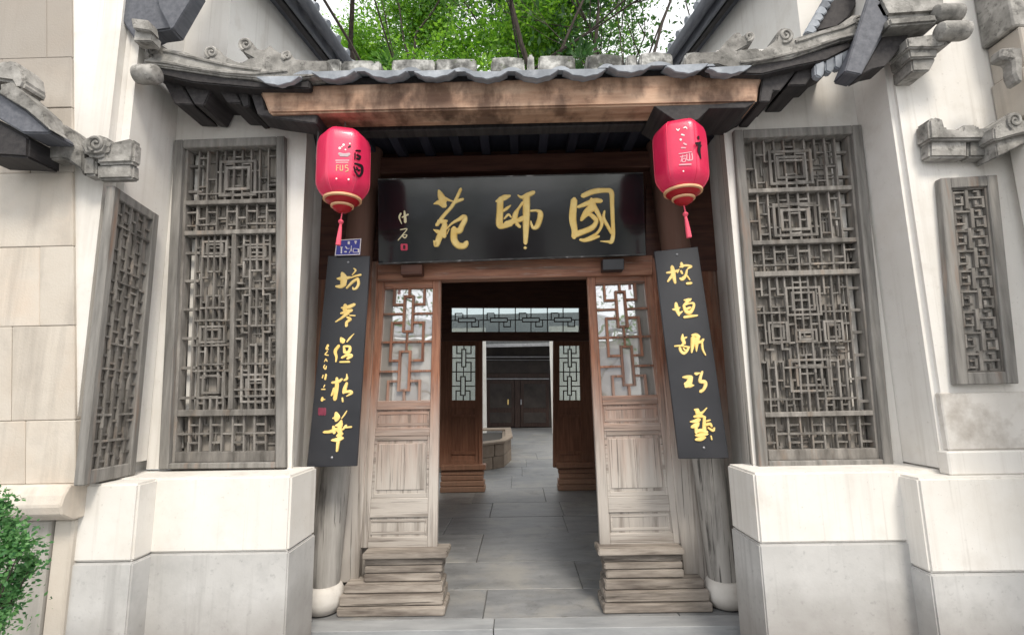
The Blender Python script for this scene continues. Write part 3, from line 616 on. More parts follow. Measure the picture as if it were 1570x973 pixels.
# side eave with scalloped tiles behind it
e4 = thing('tile_eave', P(1270, 30, 3.0), 'small scalloped tile eave behind the right roof end', 'eave')
carved('eave_board', O3([(555, 140), (620, 60), (690, -60), (830, -60), (740, 80), (690, 120), (560, 150)]), 3.12, .12, DTIMB, e4)
for k in range(6):
    x = 560 + k * 16; y = 130 - k * 28
    carved('tile', O3([(x - 14, y + 14), (x + 4, y - 22), (x + 26, y - 14), (x + 40, y + 6), (x + 20, y + 22)]), 3.08, .05, TILE, e4, .006)
# right coping above the small window
cq = thing('coping', P(1480, 240, 2.8), 'mossy grey stone coping above the small window at far right', 'coping')
yy = 2.82
carved('moulding', O3([(1103, 540), (1130, 525), (1170, 535), (1182, 580), (1255, 585), (1260, 562), (1325, 560), (1328, 578), (1395, 575), (1400, 628), (1110, 630)]), yy, .109, GSTONE, cq, .015)
carved('block', O3([(1108, 632), (1280, 632), (1280, 710), (1108, 710)]), yy + .03, .079, GSTONE, cq)
carved('block', O3([(1283, 632), (1398, 632), (1412, 710), (1283, 710)]), yy + .03, .079, GSTONE, cq)
carved('moulding', O3([(1396, 578), (1430, 550), (1470, 508), (1510, 505), (1533, 545), (1660, 545), (1660, 590), (1533, 600), (1412, 632), (1400, 628)]), yy - .07, .17, GSTONE, cq, .015)
carved('block', O3([(1402, 634), (1533, 602), (1660, 592), (1660, 600), (1600, 630), (1533, 650), (1414, 710)]), yy - .04, .14, GSTONE, cq)
spiral(cq, (1050 + 1492 / 2.948, 545 / 2.948), 12, yy - .072, GSTONE)

# ------------------------------------------------------------------ gate roof
rf = thing('gate_roof', (0, YB, 3.3), 'grey tiled gate roof with scrolled upturned ends over a timber beam with painted tile shade', 'roof')
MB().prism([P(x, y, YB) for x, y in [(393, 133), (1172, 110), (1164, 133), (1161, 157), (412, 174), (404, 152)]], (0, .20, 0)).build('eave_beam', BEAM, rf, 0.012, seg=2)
MB().box((-1.40, YB + .24, 3.30), (1.40, YB + .34, 3.40)).build('inner_beam', DTIMB, rf, 0.006)
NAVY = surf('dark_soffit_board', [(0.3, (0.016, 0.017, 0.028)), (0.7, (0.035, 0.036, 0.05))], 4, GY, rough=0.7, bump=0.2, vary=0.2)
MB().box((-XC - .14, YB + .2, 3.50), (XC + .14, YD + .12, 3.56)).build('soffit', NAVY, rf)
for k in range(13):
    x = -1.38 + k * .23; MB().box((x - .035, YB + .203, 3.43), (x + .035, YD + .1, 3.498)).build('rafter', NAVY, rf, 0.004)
# tiles along the eave
lip = [(428, 121), (512, 113), (592, 112), (667, 112), (746, 113.5), (823, 111), (896, 110), (966, 104), (1053, 103), (1118, 106)]
YT = YB - .09
def arc(c, w, sag, n=10): return [Vector((c.x - w / 2 + w * k / n, c.y, c.z - sag * (1 - (2 * k / n - 1) ** 2) + (.004 * math.sin(k * 2.1)))) for k in range(n + 1)]
for i, (px, py) in enumerate(lip):
    c = P(px, py - 1, YT); w = .262 + rnd.uniform(-.008, .014); sag = .046 + rnd.uniform(-.006, .006)
    tilt = rnd.uniform(-.008, .008)
    a = arc(c, w, sag); 
    for k, p in enumerate(a): p.z += tilt * (k / 10 - .5)
    sl_ = Vector((0, .60, .20))
    up_ = [p + Vector((0, 0, .010)) for p in a]
    mb = MB(); n = len(a)
    mb.add(a + up_ + [p + sl_ for p in a] + [p + sl_ for p in up_],
           [(k, k + 1, n + k + 1, n + k) for k in range(n - 1)] + [(k, 2 * n + k, 2 * n + k + 1, k + 1) for k in range(n - 1)] +
           [(n + k, n + k + 1, 3 * n + k + 1, 3 * n + k) for k in range(n - 1)] + [(0, n, 3 * n, 2 * n), (n - 1, 3 * n - 1, 4 * n - 1, 2 * n - 1)])
    ti = mb.build('pan_tile', TILE, rf, smooth=True)
    # drip lip: a filled crescent leaning out of the tile mouth
    lp = [p + Vector((0, -.002, -.004)) for p in a]; lp2 = [Vector((p.x, p.y - .002, c.z + .004 + tilt * (k / 10 - .5))) for k, p in enumerate(a)]
    MB().prism(lp + lp2[::-1], (0, -.014, 0.0)).build('drip_tile', TILE, ti, 0.003)
    if i < len(lip) - 1:
        c2 = P((px + lip[i + 1][0]) / 2, (py + lip[i + 1][1]) / 2 - 3.0, YT + .02); ww = max(.08, (P(lip[i + 1][0], py, YT).x - c.x) - .17)
        b_ = [Vector((c2.x - ww / 2 + ww * k / 8, c2.y, c2.z + .028 * (1 - (2 * k / 8 - 1) ** 2))) for k in range(9)]
        MB().prism(b_, (0, .60, .20)).build('cover_tile', TILE, rf)
MB().prism([P(x, y, YB + .02) for x, y in [(400, 128), (520, 121), (1050, 107), (1168, 108), (1168, 114), (395, 138)]], (0, .45, .12)).build('tile_batten', DTIMB, rf)
# ridge blocks behind the tiles
for (x0, x1, y0, y1) in [(500, 522, 90, 112), (524, 584, 92, 114), (601, 666, 90, 114), (668, 731, 89, 115), (752, 806, 87, 113), (808, 820, 83, 110), (824, 884, 84, 111), (900, 957, 83, 109), (959, 978, 84, 106), (981, 1034, 80, 106), (1050, 1085, 80, 104), (1086, 1110, 82, 102)]:
    pts = [P(x0 + rnd.uniform(-1, 2), y0 + 1, 3.30), P((x0 + x1) / 2, y0 - rnd.uniform(0, 2), 3.30), P(x1 - rnd.uniform(0, 4), y0 + rnd.uniform(0, 2), 3.30), P(x1, y1 + 6, 3.30), P(x0, y1 + 6, 3.30)]
    MB().prism(pts, (0, .16, 0)).build('ridge_block', RIDGE, rf, 0.012, seg=2)
# upturned ends
O1 = lambda p: outline(p, (0, 0), 2.948)
LEFT = [(640, 290), (650, 265), (690, 255), (662, 230), (668, 205), (695, 195), (730, 203), (755, 220), (830, 232), (900, 255), (926, 262), (922, 235), (940, 213), (965, 210), (990, 225), (1010, 250),
        (1060, 275), (1085, 283), (1120, 264), (1135, 260), (1100, 240), (1082, 210), (1090, 180), (1115, 172), (1140, 190), (1150, 215), (1185, 225), (1205, 215), (1218, 197), (1230, 215), (1265, 240),
        (1290, 232), (1315, 240), (1325, 265), (1400, 272), (1484, 272), (1484, 335), (1420, 345), (1215, 374), (1150, 355), (1020, 345), (840, 318)]
RIGHT = [(0, 262), (30, 238), (150, 232), (180, 195), (230, 145), (250, 143), (262, 165), (290, 143), (315, 160), (305, 195), (252, 224), (330, 215), (345, 230), (390, 200), (415, 180), (418, 145), (445, 123),
         (480, 128), (497, 155), (482, 178), (500, 170), (620, 135), (700, 110), (760, 68), (790, 64), (815, 85), (822, 115), (800, 150), (812, 162), (700, 185), (545, 240), (480, 262), (330, 284), (240, 312), (180, 302), (150, 292), (30, 302), (0, 297)]
re1 = carved('ridge_end', O1(LEFT), YT + .02, .15, GSTONE, rf, .016)
re2 = carved('ridge_end', O3(RIGHT), YT + .02, .15, GSTONE, rf, .016)
for c, r in (((692, 226), 10), ((957, 238), 10), ((1112, 202), 10), ((1297, 253), 7)): spiral(re1, (c[0] / 2.948, c[1] / 2.948), r, YT + .018, GSTONE)
for c, r in (((456, 160), 11), ((290, 166), 7), ((785, 96), 10)): spiral(re2, (1050 + c[0] / 2.948, c[1] / 2.948), r, YT + .018, GSTONE, sgn=-1)
# long carved ribs along the ridge ends
for rt_, O_, pth in ((re1, O1, [(660, 275), (760, 285), (860, 305), (1000, 325), (1150, 335), (1300, 320)]), (re1, O1, [(740, 228), (830, 250), (930, 275), (1050, 300), (1180, 318)]),
                     (re2, O3, [(800, 150), (700, 172), (560, 222), (400, 262), (250, 285)]), (re2, O3, [(500, 190), (620, 152), (720, 125), (790, 90)])):
    MB().tube([P(x, y, YT + .018) for x, y in O_(pth)], .011, 6).build('rib', GSTONE, rt_, smooth=True)
carved('eave_board', O1([(640, 292), (840, 320), (1020, 347), (1215, 376), (1300, 372), (1400, 360), (1400, 400), (1150, 398), (870, 372), (720, 338)]), YT + .04, .38, DTIMB, rf, .008)
carved('eave_board', O3([(60, 304), (150, 296), (240, 314), (330, 288), (545, 244), (740, 190), (758, 212), (640, 272), (500, 300), (350, 336), (100, 330)]), YT + .04, .38, DTIMB, rf, .008)
rollend(rf, 608, 722, 300, 378, YT - .02, GSTONE, 0)
for pts in ([(722, 338), (790, 470), (872, 474), (800, 345)], [(806, 346), (880, 472), (920, 478), (962, 392), (855, 362)], [(972, 385), (1028, 465), (1090, 468), (1055, 390)], [(1062, 392), (1100, 485), (1128, 480), (1120, 395)],
            [(1124, 398), (1165, 520), (1245, 535), (1430, 560), (1440, 505), (1200, 498), (1180, 398)]):
    carved('rafter', O1(pts), YT + .12, .16 if pts[0][0] > 1100 else .28, DTIMB, rf, .006)
for pts in ([(352, 335), (338, 460), (385, 460), (400, 410), (430, 412), (515, 305), (500, 298)], [(520, 303), (465, 386), (545, 385), (602, 316), (640, 312), (655, 268)], [(-140, 480), (150, 470), (285, 455), (330, 460), (320, 462), (275, 488), (110, 490), (60, 540), (-20, 560)]):
    carved('rafter', O3(pts), YT + .10, .34, DTIMB, rf, .006)
for k, (x, y) in enumerate([(735, 245), (700, 262), (660, 280), (615, 300)]):
    carved('end_tile', O3([(x - 26, y - 10), (x + 20, y - 34), (x + 16, y + 30), (x + 2, y + 52), (x - 24, y + 40)]), YT + .05, .05, TILE, rf, .008)

# tube lamp and cables under the beam
tl = thing('lamp_tube', P(850, 168, 3.1), 'thin grey lamp tube fixed under the eave beam', 'lamp')
a, b = P(640, 174, 3.12), P(1108, 160, 3.12)
MB().tube([a, b], .011, 10).build('tube', METAL, tl, smooth=True)
MB().tube([a.lerp(b, .495), a.lerp(b, .505)], .016, 10).build('clip', METAL, tl)
cb_ = MB().tube([P(x, y, 3.06) for x, y in [(489, 172), (487, 185), (488, 205), (485, 240), (487, 260)]], .005, 6).build('cable', CABLE, None, smooth=True)
tag(cb_, 'grey cable hanging beside the left lantern', 'cable')

# ------------------------------------------------------------------ brush writing
def catmull(pts, n=6):
    if len(pts) == 1: x, y, w = pts[0]; pts = [(x - w * .25, y, w), (x + w * .25, y, w)]
    p = [np.array(q, float) for q in pts]; p = [2 * p[0] - p[1]] + p + [2 * p[-1] - p[-2]]; out = []
    for i in range(1, len(p) - 2):
        for k in range(n):
            t = k / n; out.append(0.5 * ((2 * p[i]) + (-p[i - 1] + p[i + 1]) * t + (2 * p[i - 1] - 5 * p[i] + 4 * p[i + 1] - p[i + 2]) * t * t + (-p[i - 1] + 3 * p[i] - 3 * p[i + 1] + p[i + 2]) * t ** 3))
    out.append(p[-2]); return out
def brush(name, strokes, off, s, plane, mat, parent, thick=0.006, lift=0.001):
    """strokes: lists of (x, y, half width) in enlarged-photo units; laid as raised strokes on the plane (p0, n)"""
    p0, n = plane; mb = MB()
    for si, st in enumerate(strokes):
        c = catmull(st); m = len(c); cen = []; L_, R_ = [], []
        # round caps
        d0 = (c[0] - c[1])[:2]; d0 = d0 / (np.linalg.norm(d0) + 1e-6); d1 = (c[-1] - c[-2])[:2]; d1 = d1 / (np.linalg.norm(d1) + 1e-6)
        ext = [np.array([*(c[0][:2] + d0 * c[0][2] * .75), max(c[0][2] * .35, .5)])] + c + [np.array([*(c[-1][:2] + d1 * c[-1][2] * .75), max(c[-1][2] * .35, .5)])]
        h = thick * (1 + .10 * si); vs_, fs = [], []
        for i, q in enumerate(ext):
            a = ext[max(i - 1, 0)]; b_ = ext[min(i + 1, len(ext) - 1)]; t = (b_ - a)[:2]; t = t / (np.linalg.norm(t) + 1e-6); nn = np.array([-t[1], t[0]]); w = max(q[2], 1.0)
            for f_, hh in ((-1, 0), (-.72, h), (.72, h), (1, 0)):
                x, y = q[:2] + nn * w * f_
                vs_.append(hit(off[0] + x / s, off[1] + y / s, p0, n) + n * (lift + hh))
        for i in range(len(ext) - 1):
            for k in range(3): fs.append((i * 4 + k, i * 4 + k + 1, i * 4 + 5 + k, i * 4 + 4 + k))
        e = (len(ext) - 1) * 4; fs += [(0, 1, 2, 3), (e, e + 3, e + 2, e + 1)]
        mb.add(vs_, fs)
    return mb.build(name, mat, parent)

# name board over the door
bq = [(579, 275), (986, 265), (991, 390), (580, 404)]
bp_ = PP(bq, [3.60, 3.60, 3.70, 3.70])
bd = thing('name_board', bp_.pt(.5, 1), 'wide black name board with three large gold characters over the door', 'sign')
bp_.part('board', BLACK, bd, 0, 0, 1, 1, -.045, 0, .004)
EDGE = surf('worn_board_edge', [(0.3, (0.02, 0.02, 0.02)), (0.55, (0.08, 0.08, 0.08)), (0.7, (0.55, 0.55, 0.55))], 14, rough=.5, bump=.1, vary=0)
bp_.part('edge', EDGE, bd, 0.001, 0.990, .999, 1.008, -.044, .004, .001)
bp_.part('edge', EDGE, bd, 0.001, -.006, .999, .008, -.044, .003, .001)
pl_b = (bp_.pt(.5, .5), bp_.n)
GUO = [[(135, 235, 45), (115, 480, 50), (140, 640, 42), (135, 735, 40)], [(250, 180, 34), (400, 120, 38), (560, 105, 32), (640, 130, 35), (650, 300, 30), (660, 550, 28), (665, 700, 28), (640, 800, 30), (590, 800, 18), (490, 795, 7)],
       [(190, 330, 22), (320, 280, 35), (420, 245, 38), (500, 250, 30)], [(370, 230, 30), (380, 330, 55), (300, 400, 42), (235, 490, 22)], [(230, 510, 20), (330, 430, 26), (420, 490, 34), (430, 540, 32), (380, 610, 38), (270, 660, 40), (160, 700, 45)],
       [(400, 310, 36), (470, 440, 30), (510, 560, 24), (450, 680, 20), (300, 775, 30), (215, 775, 18)], [(465, 730, 20), (350, 775, 22), (270, 790, 22)], [(545, 390, 15), (535, 480, 24), (590, 590, 25), (645, 690, 22)]]
SHI = [[(95, 255, 14), (200, 205, 40), (280, 180, 18)], [(150, 230, 45), (145, 400, 46), (140, 560, 48), (180, 590, 38), (300, 560, 32)], [(190, 385, 18), (240, 350, 22), (290, 312, 10)], [(205, 490, 12), (260, 435, 18), (300, 470, 10)],
       [(220, 550, 26), (330, 520, 40), (360, 420, 36), (400, 350, 20), (455, 270, 20)], [(345, 520, 40), (450, 500, 26)], [(375, 560, 28), (415, 600, 22)], [(390, 175, 10), (440, 200, 22), (520, 170, 34), (600, 135, 32)],
       [(505, 190, 50), (505, 400, 50), (500, 600, 44), (492, 820, 30)], [(488, 885, 22)], [(565, 385, 16), (640, 380, 18), (690, 410, 38), (690, 480, 40), (650, 590, 38), (600, 615, 24), (575, 570, 18), (565, 525, 10)], [(455, 470, 22), (405, 482, 12)]]
YUAN = [[(90, 290, 8), (170, 270, 40), (235, 310, 42)], [(160, 115, 22), (190, 190, 48), (225, 270, 45)], [(240, 215, 28), (300, 240, 16), (350, 255, 10)], [(455, 90, 23), (390, 230, 24), (330, 330, 24), (230, 440, 26), (130, 575, 26)],
        [(485, 225, 20), (380, 265, 24), (330, 315, 20)], [(155, 520, 22), (220, 530, 34), (265, 520, 20)], [(240, 560, 36), (225, 630, 46), (165, 740, 44), (125, 845, 36), (95, 795, 16)], [(90, 640, 9), (150, 670, 32), (235, 720, 36)], [(240, 640, 26), (235, 735, 26)],
        [(262, 640, 9), (330, 560, 16), (430, 500, 26), (500, 465, 36), (510, 510, 36), (470, 590, 38), (440, 650, 42), (375, 655, 42)], [(365, 630, 46), (363, 770, 48), (420, 850, 46), (500, 858, 42), (535, 815, 36)], [(270, 700, 7), (300, 630, 6)]]
brush('character', GUO, (865, 280), 8.845, pl_b, GOLD, bd); brush('character', SHI, (750, 280), 8.845, pl_b, GOLD, bd); brush('character', YUAN, (655, 280), 8.85, pl_b, GOLD, bd)
brush('signature', [[(165, 200, 18), (140, 270, 16), (180, 375, 8)], [(230, 155, 13), (240, 260, 24), (245, 350, 24)], [(190, 265, 13), (295, 215, 16)]], (600, 310), 11.45, pl_b, IVORY, bd, .002)
brush('signature', [[(160, 482, 9), (275, 470, 9), (200, 570, 9), (120, 668, 9)], [(190, 598, 10), (235, 570, 8), (275, 580, 8), (240, 625, 12), (200, 604, 8)]], (600, 310), 11.45, pl_b, IVORY, bd, .002)
brush('seal', [[(185, 745, 22), (185, 830, 22)], [(265, 745, 22), (265, 830, 22)], [(180, 742, 12), (270, 742, 12)], [(180, 836, 12), (270, 836, 12)]], (600, 310), 11.45, pl_b, SEAL, bd, .002)
# blocks that carry the board
for k, q in enumerate(([(614, 405), (647, 404), (647, 420), (614, 421)], [(924, 397), (957, 396), (957, 413), (924, 414)])):
    pp = PP(q, 3.72); o = pp.part('board_bracket', FRAMEW if k == 0 else BLACKM, None, 0, 0, 1, 1, -.12, 0, .004)
    tag(o, 'small brown block under the left end of the name board' if k == 0 else 'small black block under the right end of the name board', 'bracket')

# couplet boards on the columns
def couplet(q, Ys, label, texts, nails, bow=0.0):
    pp = PP(q, Ys); t = thing('couplet_board', pp.pt(.5, 1), label, 'sign')
    pp.part('board', BLACKM, t, 0, 0, 1, 1, -.022, 0, .003)
    pl_ = (pp.pt(.5, .5), pp.n)
    for nm, m, st, off, s, th in texts: brush(nm, st, off, s, pl_, m, t, th)
    for (x, y) in nails:
        c = hit(x, y, *pl_); MB().lathe(c - pp.n * -.001, [(.009, 0), (.008, -.004), (.004, -.007)], 10, 1).build('nail', METAL, t, smooth=True)
FANG = [[(220, 170, 26), (240, 230, 46), (232, 315, 42)], [(155, 240, 13), (220, 240, 32), (330, 222, 16)], [(138, 345, 16), (200, 345, 28), (262, 322, 18)], [(378, 105, 10), (402, 130, 13), (355, 192, 6)], [(335, 228, 12), (400, 205, 14), (472, 188, 15)],
        [(430, 240, 20), (360, 285, 20), (282, 368, 14)], [(430, 245, 22), (440, 310, 20), (410, 370, 18), (370, 383, 13), (365, 358, 8)]]
XIANG = [[(260, 600, 26), (250, 660, 32)], [(212, 635, 13), (300, 625, 26), (385, 590, 22)], [(202, 710, 14), (280, 690, 30), (350, 668, 20)], [(300, 700, 26), (215, 770, 18), (132, 825, 10)], [(322, 738, 9), (395, 742, 10)], [(290, 765, 17), (330, 790, 20), (282, 830, 22), (275, 880, 22)]]
YUN = [[(270, 112, 22), (288, 145, 38)], [(430, 52, 4), (375, 110, 13), (342, 153, 9)], [(240, 202, 20), (195, 270, 22), (210, 340, 16), (205, 400, 10)], [(303, 210, 13), (312, 285, 20)], [(305, 208, 13), (375, 215, 17), (370, 270, 22), (330, 292, 20)], [(280, 350, 16), (340, 320, 18), (398, 325, 22), (350, 362, 18)], [(258, 404, 12), (372, 402, 13)]]
JING = [[(215, 605, 18), (215, 700, 26), (190, 865, 26)], [(158, 660, 16), (230, 650, 20), (278, 617, 16)], [(185, 735, 22), (150, 818, 12)], [(340, 555, 7), (340, 610, 17), (310, 630, 14)], [(340, 665, 18), (312, 740, 26), (300, 785, 20)], [(305, 778, 18), (380, 770, 20), (398, 790, 18), (340, 828, 8)], [(285, 850, 11), (290, 895, 12)]]
SMALL = [[(105, 195, 16), (85, 240, 13), (110, 245, 8)], [(100, 270, 7), (70, 310, 9), (110, 320, 7)], [(80, 365, 9), (60, 400, 5)], [(82, 372, 7), (95, 395, 7)], [(65, 440, 8), (52, 470, 8), (75, 492, 8), (85, 455, 8)], [(45, 565, 7), (35, 600, 9)], [(80, 560, 14), (70, 618, 12)], [(65, 690, 8), (50, 720, 5)], [(25, 742, 8), (70, 742, 8)], [(35, 845, 14), (30, 880, 18)], [(40, 868, 8), (68, 868, 7)]]
HUA = [[(300, 278, 22), (310, 330, 42), (300, 370, 26)], [(258, 345, 10), (330, 340, 26)], [(440, 248, 6), (415, 290, 11), (372, 348, 8)], [(370, 375, 14), (350, 430, 38), (340, 450, 34)], [(298, 440, 15), (370, 420, 26)], [(265, 455, 19), (275, 530, 26)], [(145, 525, 18), (220, 520, 22), (300, 490, 24), (340, 520, 24)],
       [(345, 470, 28), (350, 560, 32), (325, 660, 24), (312, 768, 17)], [(390, 490, 15), (430, 440, 18)], [(422, 465, 12), (500, 458, 13)], [(320, 570, 22), (380, 547, 20)], [(250, 630, 16), (320, 625, 30), (390, 602, 17)]]
couplet([(503, 392), (567, 392), (547, 714), (470, 716)], [3.52, 3.52, 3.42, 3.42], 'tilted black couplet board with gold characters and small inscription, left of the door',
        [('character', GOLD, FANG, (500, 400), 8.843, .004), ('character', GOLD, XIANG, (500, 400), 8.843, .004), ('character', GOLD, YUN, (490, 505), 8.114, .004), ('character', GOLD, JING, (490, 505), 8.114, .004),
         ('character', GOLD, HUA, (480, 600), 8.4625, .004), *[('inscription', GOLD, SMALL[a:b], (490, 505), 8.114, .002) for a, b in ((0, 1), (1, 2), (2, 4), (4, 5), (5, 6), (6, 7), (7, 8), (8, 9), (9, 11))],
         ('seal', SEALD, [[(85, 222, 20), (85, 295, 20)], [(118, 222, 20), (118, 295, 20)], [(150, 222, 20), (150, 295, 20)]], (480, 600), 8.4625, .001)], [(534, 402), (509, 701)])
YAN = [[(165, 235, 23), (180, 320, 30), (203, 435, 17)], [(98, 310, 13), (180, 300, 20), (238, 280, 12)], [(165, 345, 22), (112, 418, 14)], [(280, 192, 19), (290, 230, 26)], [(262, 240, 12), (330, 220, 16), (405, 232, 15), (362, 258, 12)], [(250, 270, 9), (230, 310, 10)], [(275, 292, 18), (290, 320, 14)], [(350, 272, 12), (330, 350, 20), (290, 388, 26), (262, 380, 13)], [(352, 350, 12), (383, 398, 10)], [(348, 445, 18), (398, 440, 20)]]
YUANB = [[(213, 690, 20), (225, 760, 28), (250, 838, 15)], [(172, 765, 10), (220, 765, 22), (262, 742, 8)], [(245, 822, 22), (293, 790, 8)], [(312, 650, 9), (370, 650, 26), (398, 636, 12)], [(360, 662, 22), (312, 718, 18)], [(307, 720, 18), (340, 790, 26), (390, 800, 26), (430, 740, 20), (430, 692, 18), (380, 692, 12), (322, 715, 10)], [(340, 762, 18), (388, 742, 17)], [(315, 862, 18), (400, 850, 20), (475, 841, 13)]]
DOU = [[(190, 110, 10), (190, 170, 26), (215, 230, 23)], [(187, 175, 18), (243, 150, 12)], [(82, 270, 12), (170, 265, 14), (278, 285, 14)], [(150, 292, 20), (170, 340, 22), (210, 366, 22), (250, 330, 20), (273, 282, 16)], [(210, 222, 18), (180, 260, 16)], [(200, 300, 14), (225, 325, 12)], [(313, 120, 12), (370, 120, 26), (412, 140, 22)], [(332, 152, 32), (330, 220, 34), (311, 355, 13)], [(398, 142, 30), (380, 210, 36), (375, 340, 9)], [(332, 230, 28), (440, 210, 22), (468, 180, 18)], [(450, 202, 16), (460, 310, 17), (498, 392, 9)]]
QIAO = [[(193, 690, 12), (250, 690, 26), (310, 690, 26)], [(300, 692, 33), (280, 760, 42), (240, 808, 36)], [(232, 782, 34), (290, 800, 36), (340, 800, 9)], [(357, 640, 16), (418, 635, 12)], [(372, 650, 20), (393, 650, 12)], [(455, 618, 18), (430, 700, 22), (430, 748, 27), (490, 755, 27), (500, 800, 26), (470, 860, 22), (432, 884, 25)]]
YICH = [[(218, 245, 13), (260, 260, 35)], [(383, 222, 9), (330, 280, 16), (282, 300, 26)], [(252, 282, 32), (300, 312, 34)], [(213, 340, 16), (290, 330, 26), (365, 345, 12)], [(163, 410, 12), (230, 400, 26), (278, 382, 30)], [(182, 480, 22), (240, 460, 38), (265, 432, 28)], [(352, 352, 22), (350, 450, 26), (352, 515, 30)], [(232, 550, 17), (300, 528, 26), (385, 545, 20)], [(240, 500, 26), (240, 560, 20)], [(382, 400, 14), (428, 385, 10)], [(372, 450, 22), (430, 440, 22), (448, 470, 16)], [(402, 490, 13), (468, 528, 20), (485, 492, 12)], [(440, 602, 11), (449, 648, 11)], [(232, 592, 14), (300, 590, 32), (388, 575, 18)], [(237, 650, 20), (300, 640, 35), (353, 622, 22)]]
couplet([(1003, 385), (1070, 378), (1118, 702), (1041, 703)], [3.52, 3.52, 3.42, 3.42], 'tilted black couplet board with five gold characters, right of the door',
        [('character', GOLD, YAN, (1010, 380), 8.1125, .004), ('character', GOLD, YUANB, (1010, 380), 8.1125, .004), ('character', GOLD, DOU, (1025, 500), 8.845, .004), ('character', GOLD, QIAO, (1025, 500), 8.845, .004), ('character', GOLD, YICH, (1040, 600), 8.85, .004)],
        [(1038, 390), (1079, 686)])
# house number plate
pp = PP([(516, 368), (554, 365.5), (552, 390.5), (513.5, 392)], 3.50)
np_ = thing('number_plate', pp.pt(.5, 1), 'small blue house number plate above the left couplet board', 'sign')
pp.part('plate', BLUE, np_, 0, 0, 1, 1, -.006, 0, .001)
pp.frame(MB(), 0, 0, 1, 1, .03, .045, .0005, .003).build('rim', PRINT, np_)
brush('number', [[(480, 530, 22), (555, 530, 22)], [(515, 560, 28), (512, 780, 28)], [(690, 500, 24), (740, 560, 26)], [(730, 590, 12), (860, 580, 12)], [(650, 720, 26), (720, 720, 34)], [(945, 470, 16), (915, 640, 14), (840, 770, 16)], [(930, 560, 10), (965, 710, 12)],
                 [(1020, 600, 14), (1020, 740, 14)], [(1020, 740, 14), (1240, 740, 16)], [(1240, 610, 30), (1245, 740, 26)], [(1040, 580, 12), (1230, 600, 12)]], (505, 360), 27.8, (pp.pt(.5, .5), pp.n), PRINT, np_, .001, .0006)
for q_ in ([[(800, 300, 28), (860, 300, 28)], [(800, 350, 26), (860, 350, 26)], [(800, 380, 22), (860, 380, 22)]], [[(1090, 290, 36), (1150, 290, 36)], [(1110, 360, 30), (1130, 360, 30)]]):
    brush('street_name', q_, (505, 360), 27.8, (pp.pt(.5, .5), pp.n), PRINT, np_, .001, .0006)

# ------------------------------------------------------------------ entrance: columns, frame, doors
for s in (-1, 1):
    side = 'left' if s < 0 else 'right'
    bx, by = s * 1.425, 3.76
    c = thing('column_base', (bx, by, 0), f'round pale stone drum under the {side} column', 'column base')
    MB().lathe((bx, by, 0), [(.085, 0), (.118, .014), (.141, .055), (.149, .10), (.143, .145), (.128, .175), (.108, .19)], 32).build('drum', DRUM, c, smooth=True)
    # column leaning inwards
    top = Vector((s * 1.19, 3.80, 3.49)); bot = Vector((bx, by, .19)); n = 14
    cl = thing('timber_column', bot, f'weathered grey timber column behind the {side} couplet board', 'column')
    rr = random.Random(5 + s)
    path = [bot.lerp(top, k / n) for k in range(n + 1)]
    MB().tube(path, [.112 + rr.uniform(-.003, .003) for _ in path], 26).build('shaft', COLW, cl, smooth=True)
# frame posts, lintel, transom wall
fr = thing('door_frame', (0, YD, 0), 'brown wooden door frame with posts and lintel round the entrance', 'door frame')
PP([(556, 400), (580, 400), (549, 893), (514, 893)], YD - .02).part('post', DOOR, fr, 0, 0, 1, 1, -.12, .0, .006)
PP([(998, 395), (1026, 395), (1091, 890), (1050, 890)], YD - .02).part('post', DOOR, fr, 0, 0, 1, 1, -.12, .0, .006)
PP([(578, 404), (1001, 391), (1001, 421), (578, 431)], YD - .03).part('lintel', DOORH, fr, 0, 0, 1, 1, -.12, .0, .006)
PP([(500, 180), (580, 180), (580, 400), (520, 400)], YD + .03).part('side_board', FRAMEW, fr, 0, 0, 1, 1, -.05, .0, .004)
PP([(990, 180), (1075, 180), (1050, 400), (990, 400)], YD + .03).part('side_board', FRAMEW, fr, 0, 0, 1, 1, -.05, .0, .004)
MB().box((-XC - .15, YD + .05, 2.44), (XC + .15, YD + .11, 3.52)).build('transom_wall', FRAMEW, fr)
MB().box((-1.15, YD - .06, 3.28), (1.15, YD + .045, 3.42)).build('upper_lintel', FRAMEW, fr, .008)
for s in (-1, 1):
    MB().box((min(s * 1.09, s * (XC + .15)), YD + .06, 0), (max(s * 1.09, s * (XC + .15)), YD + .12, 2.45)).build('side_wall_board', DOOR, fr)

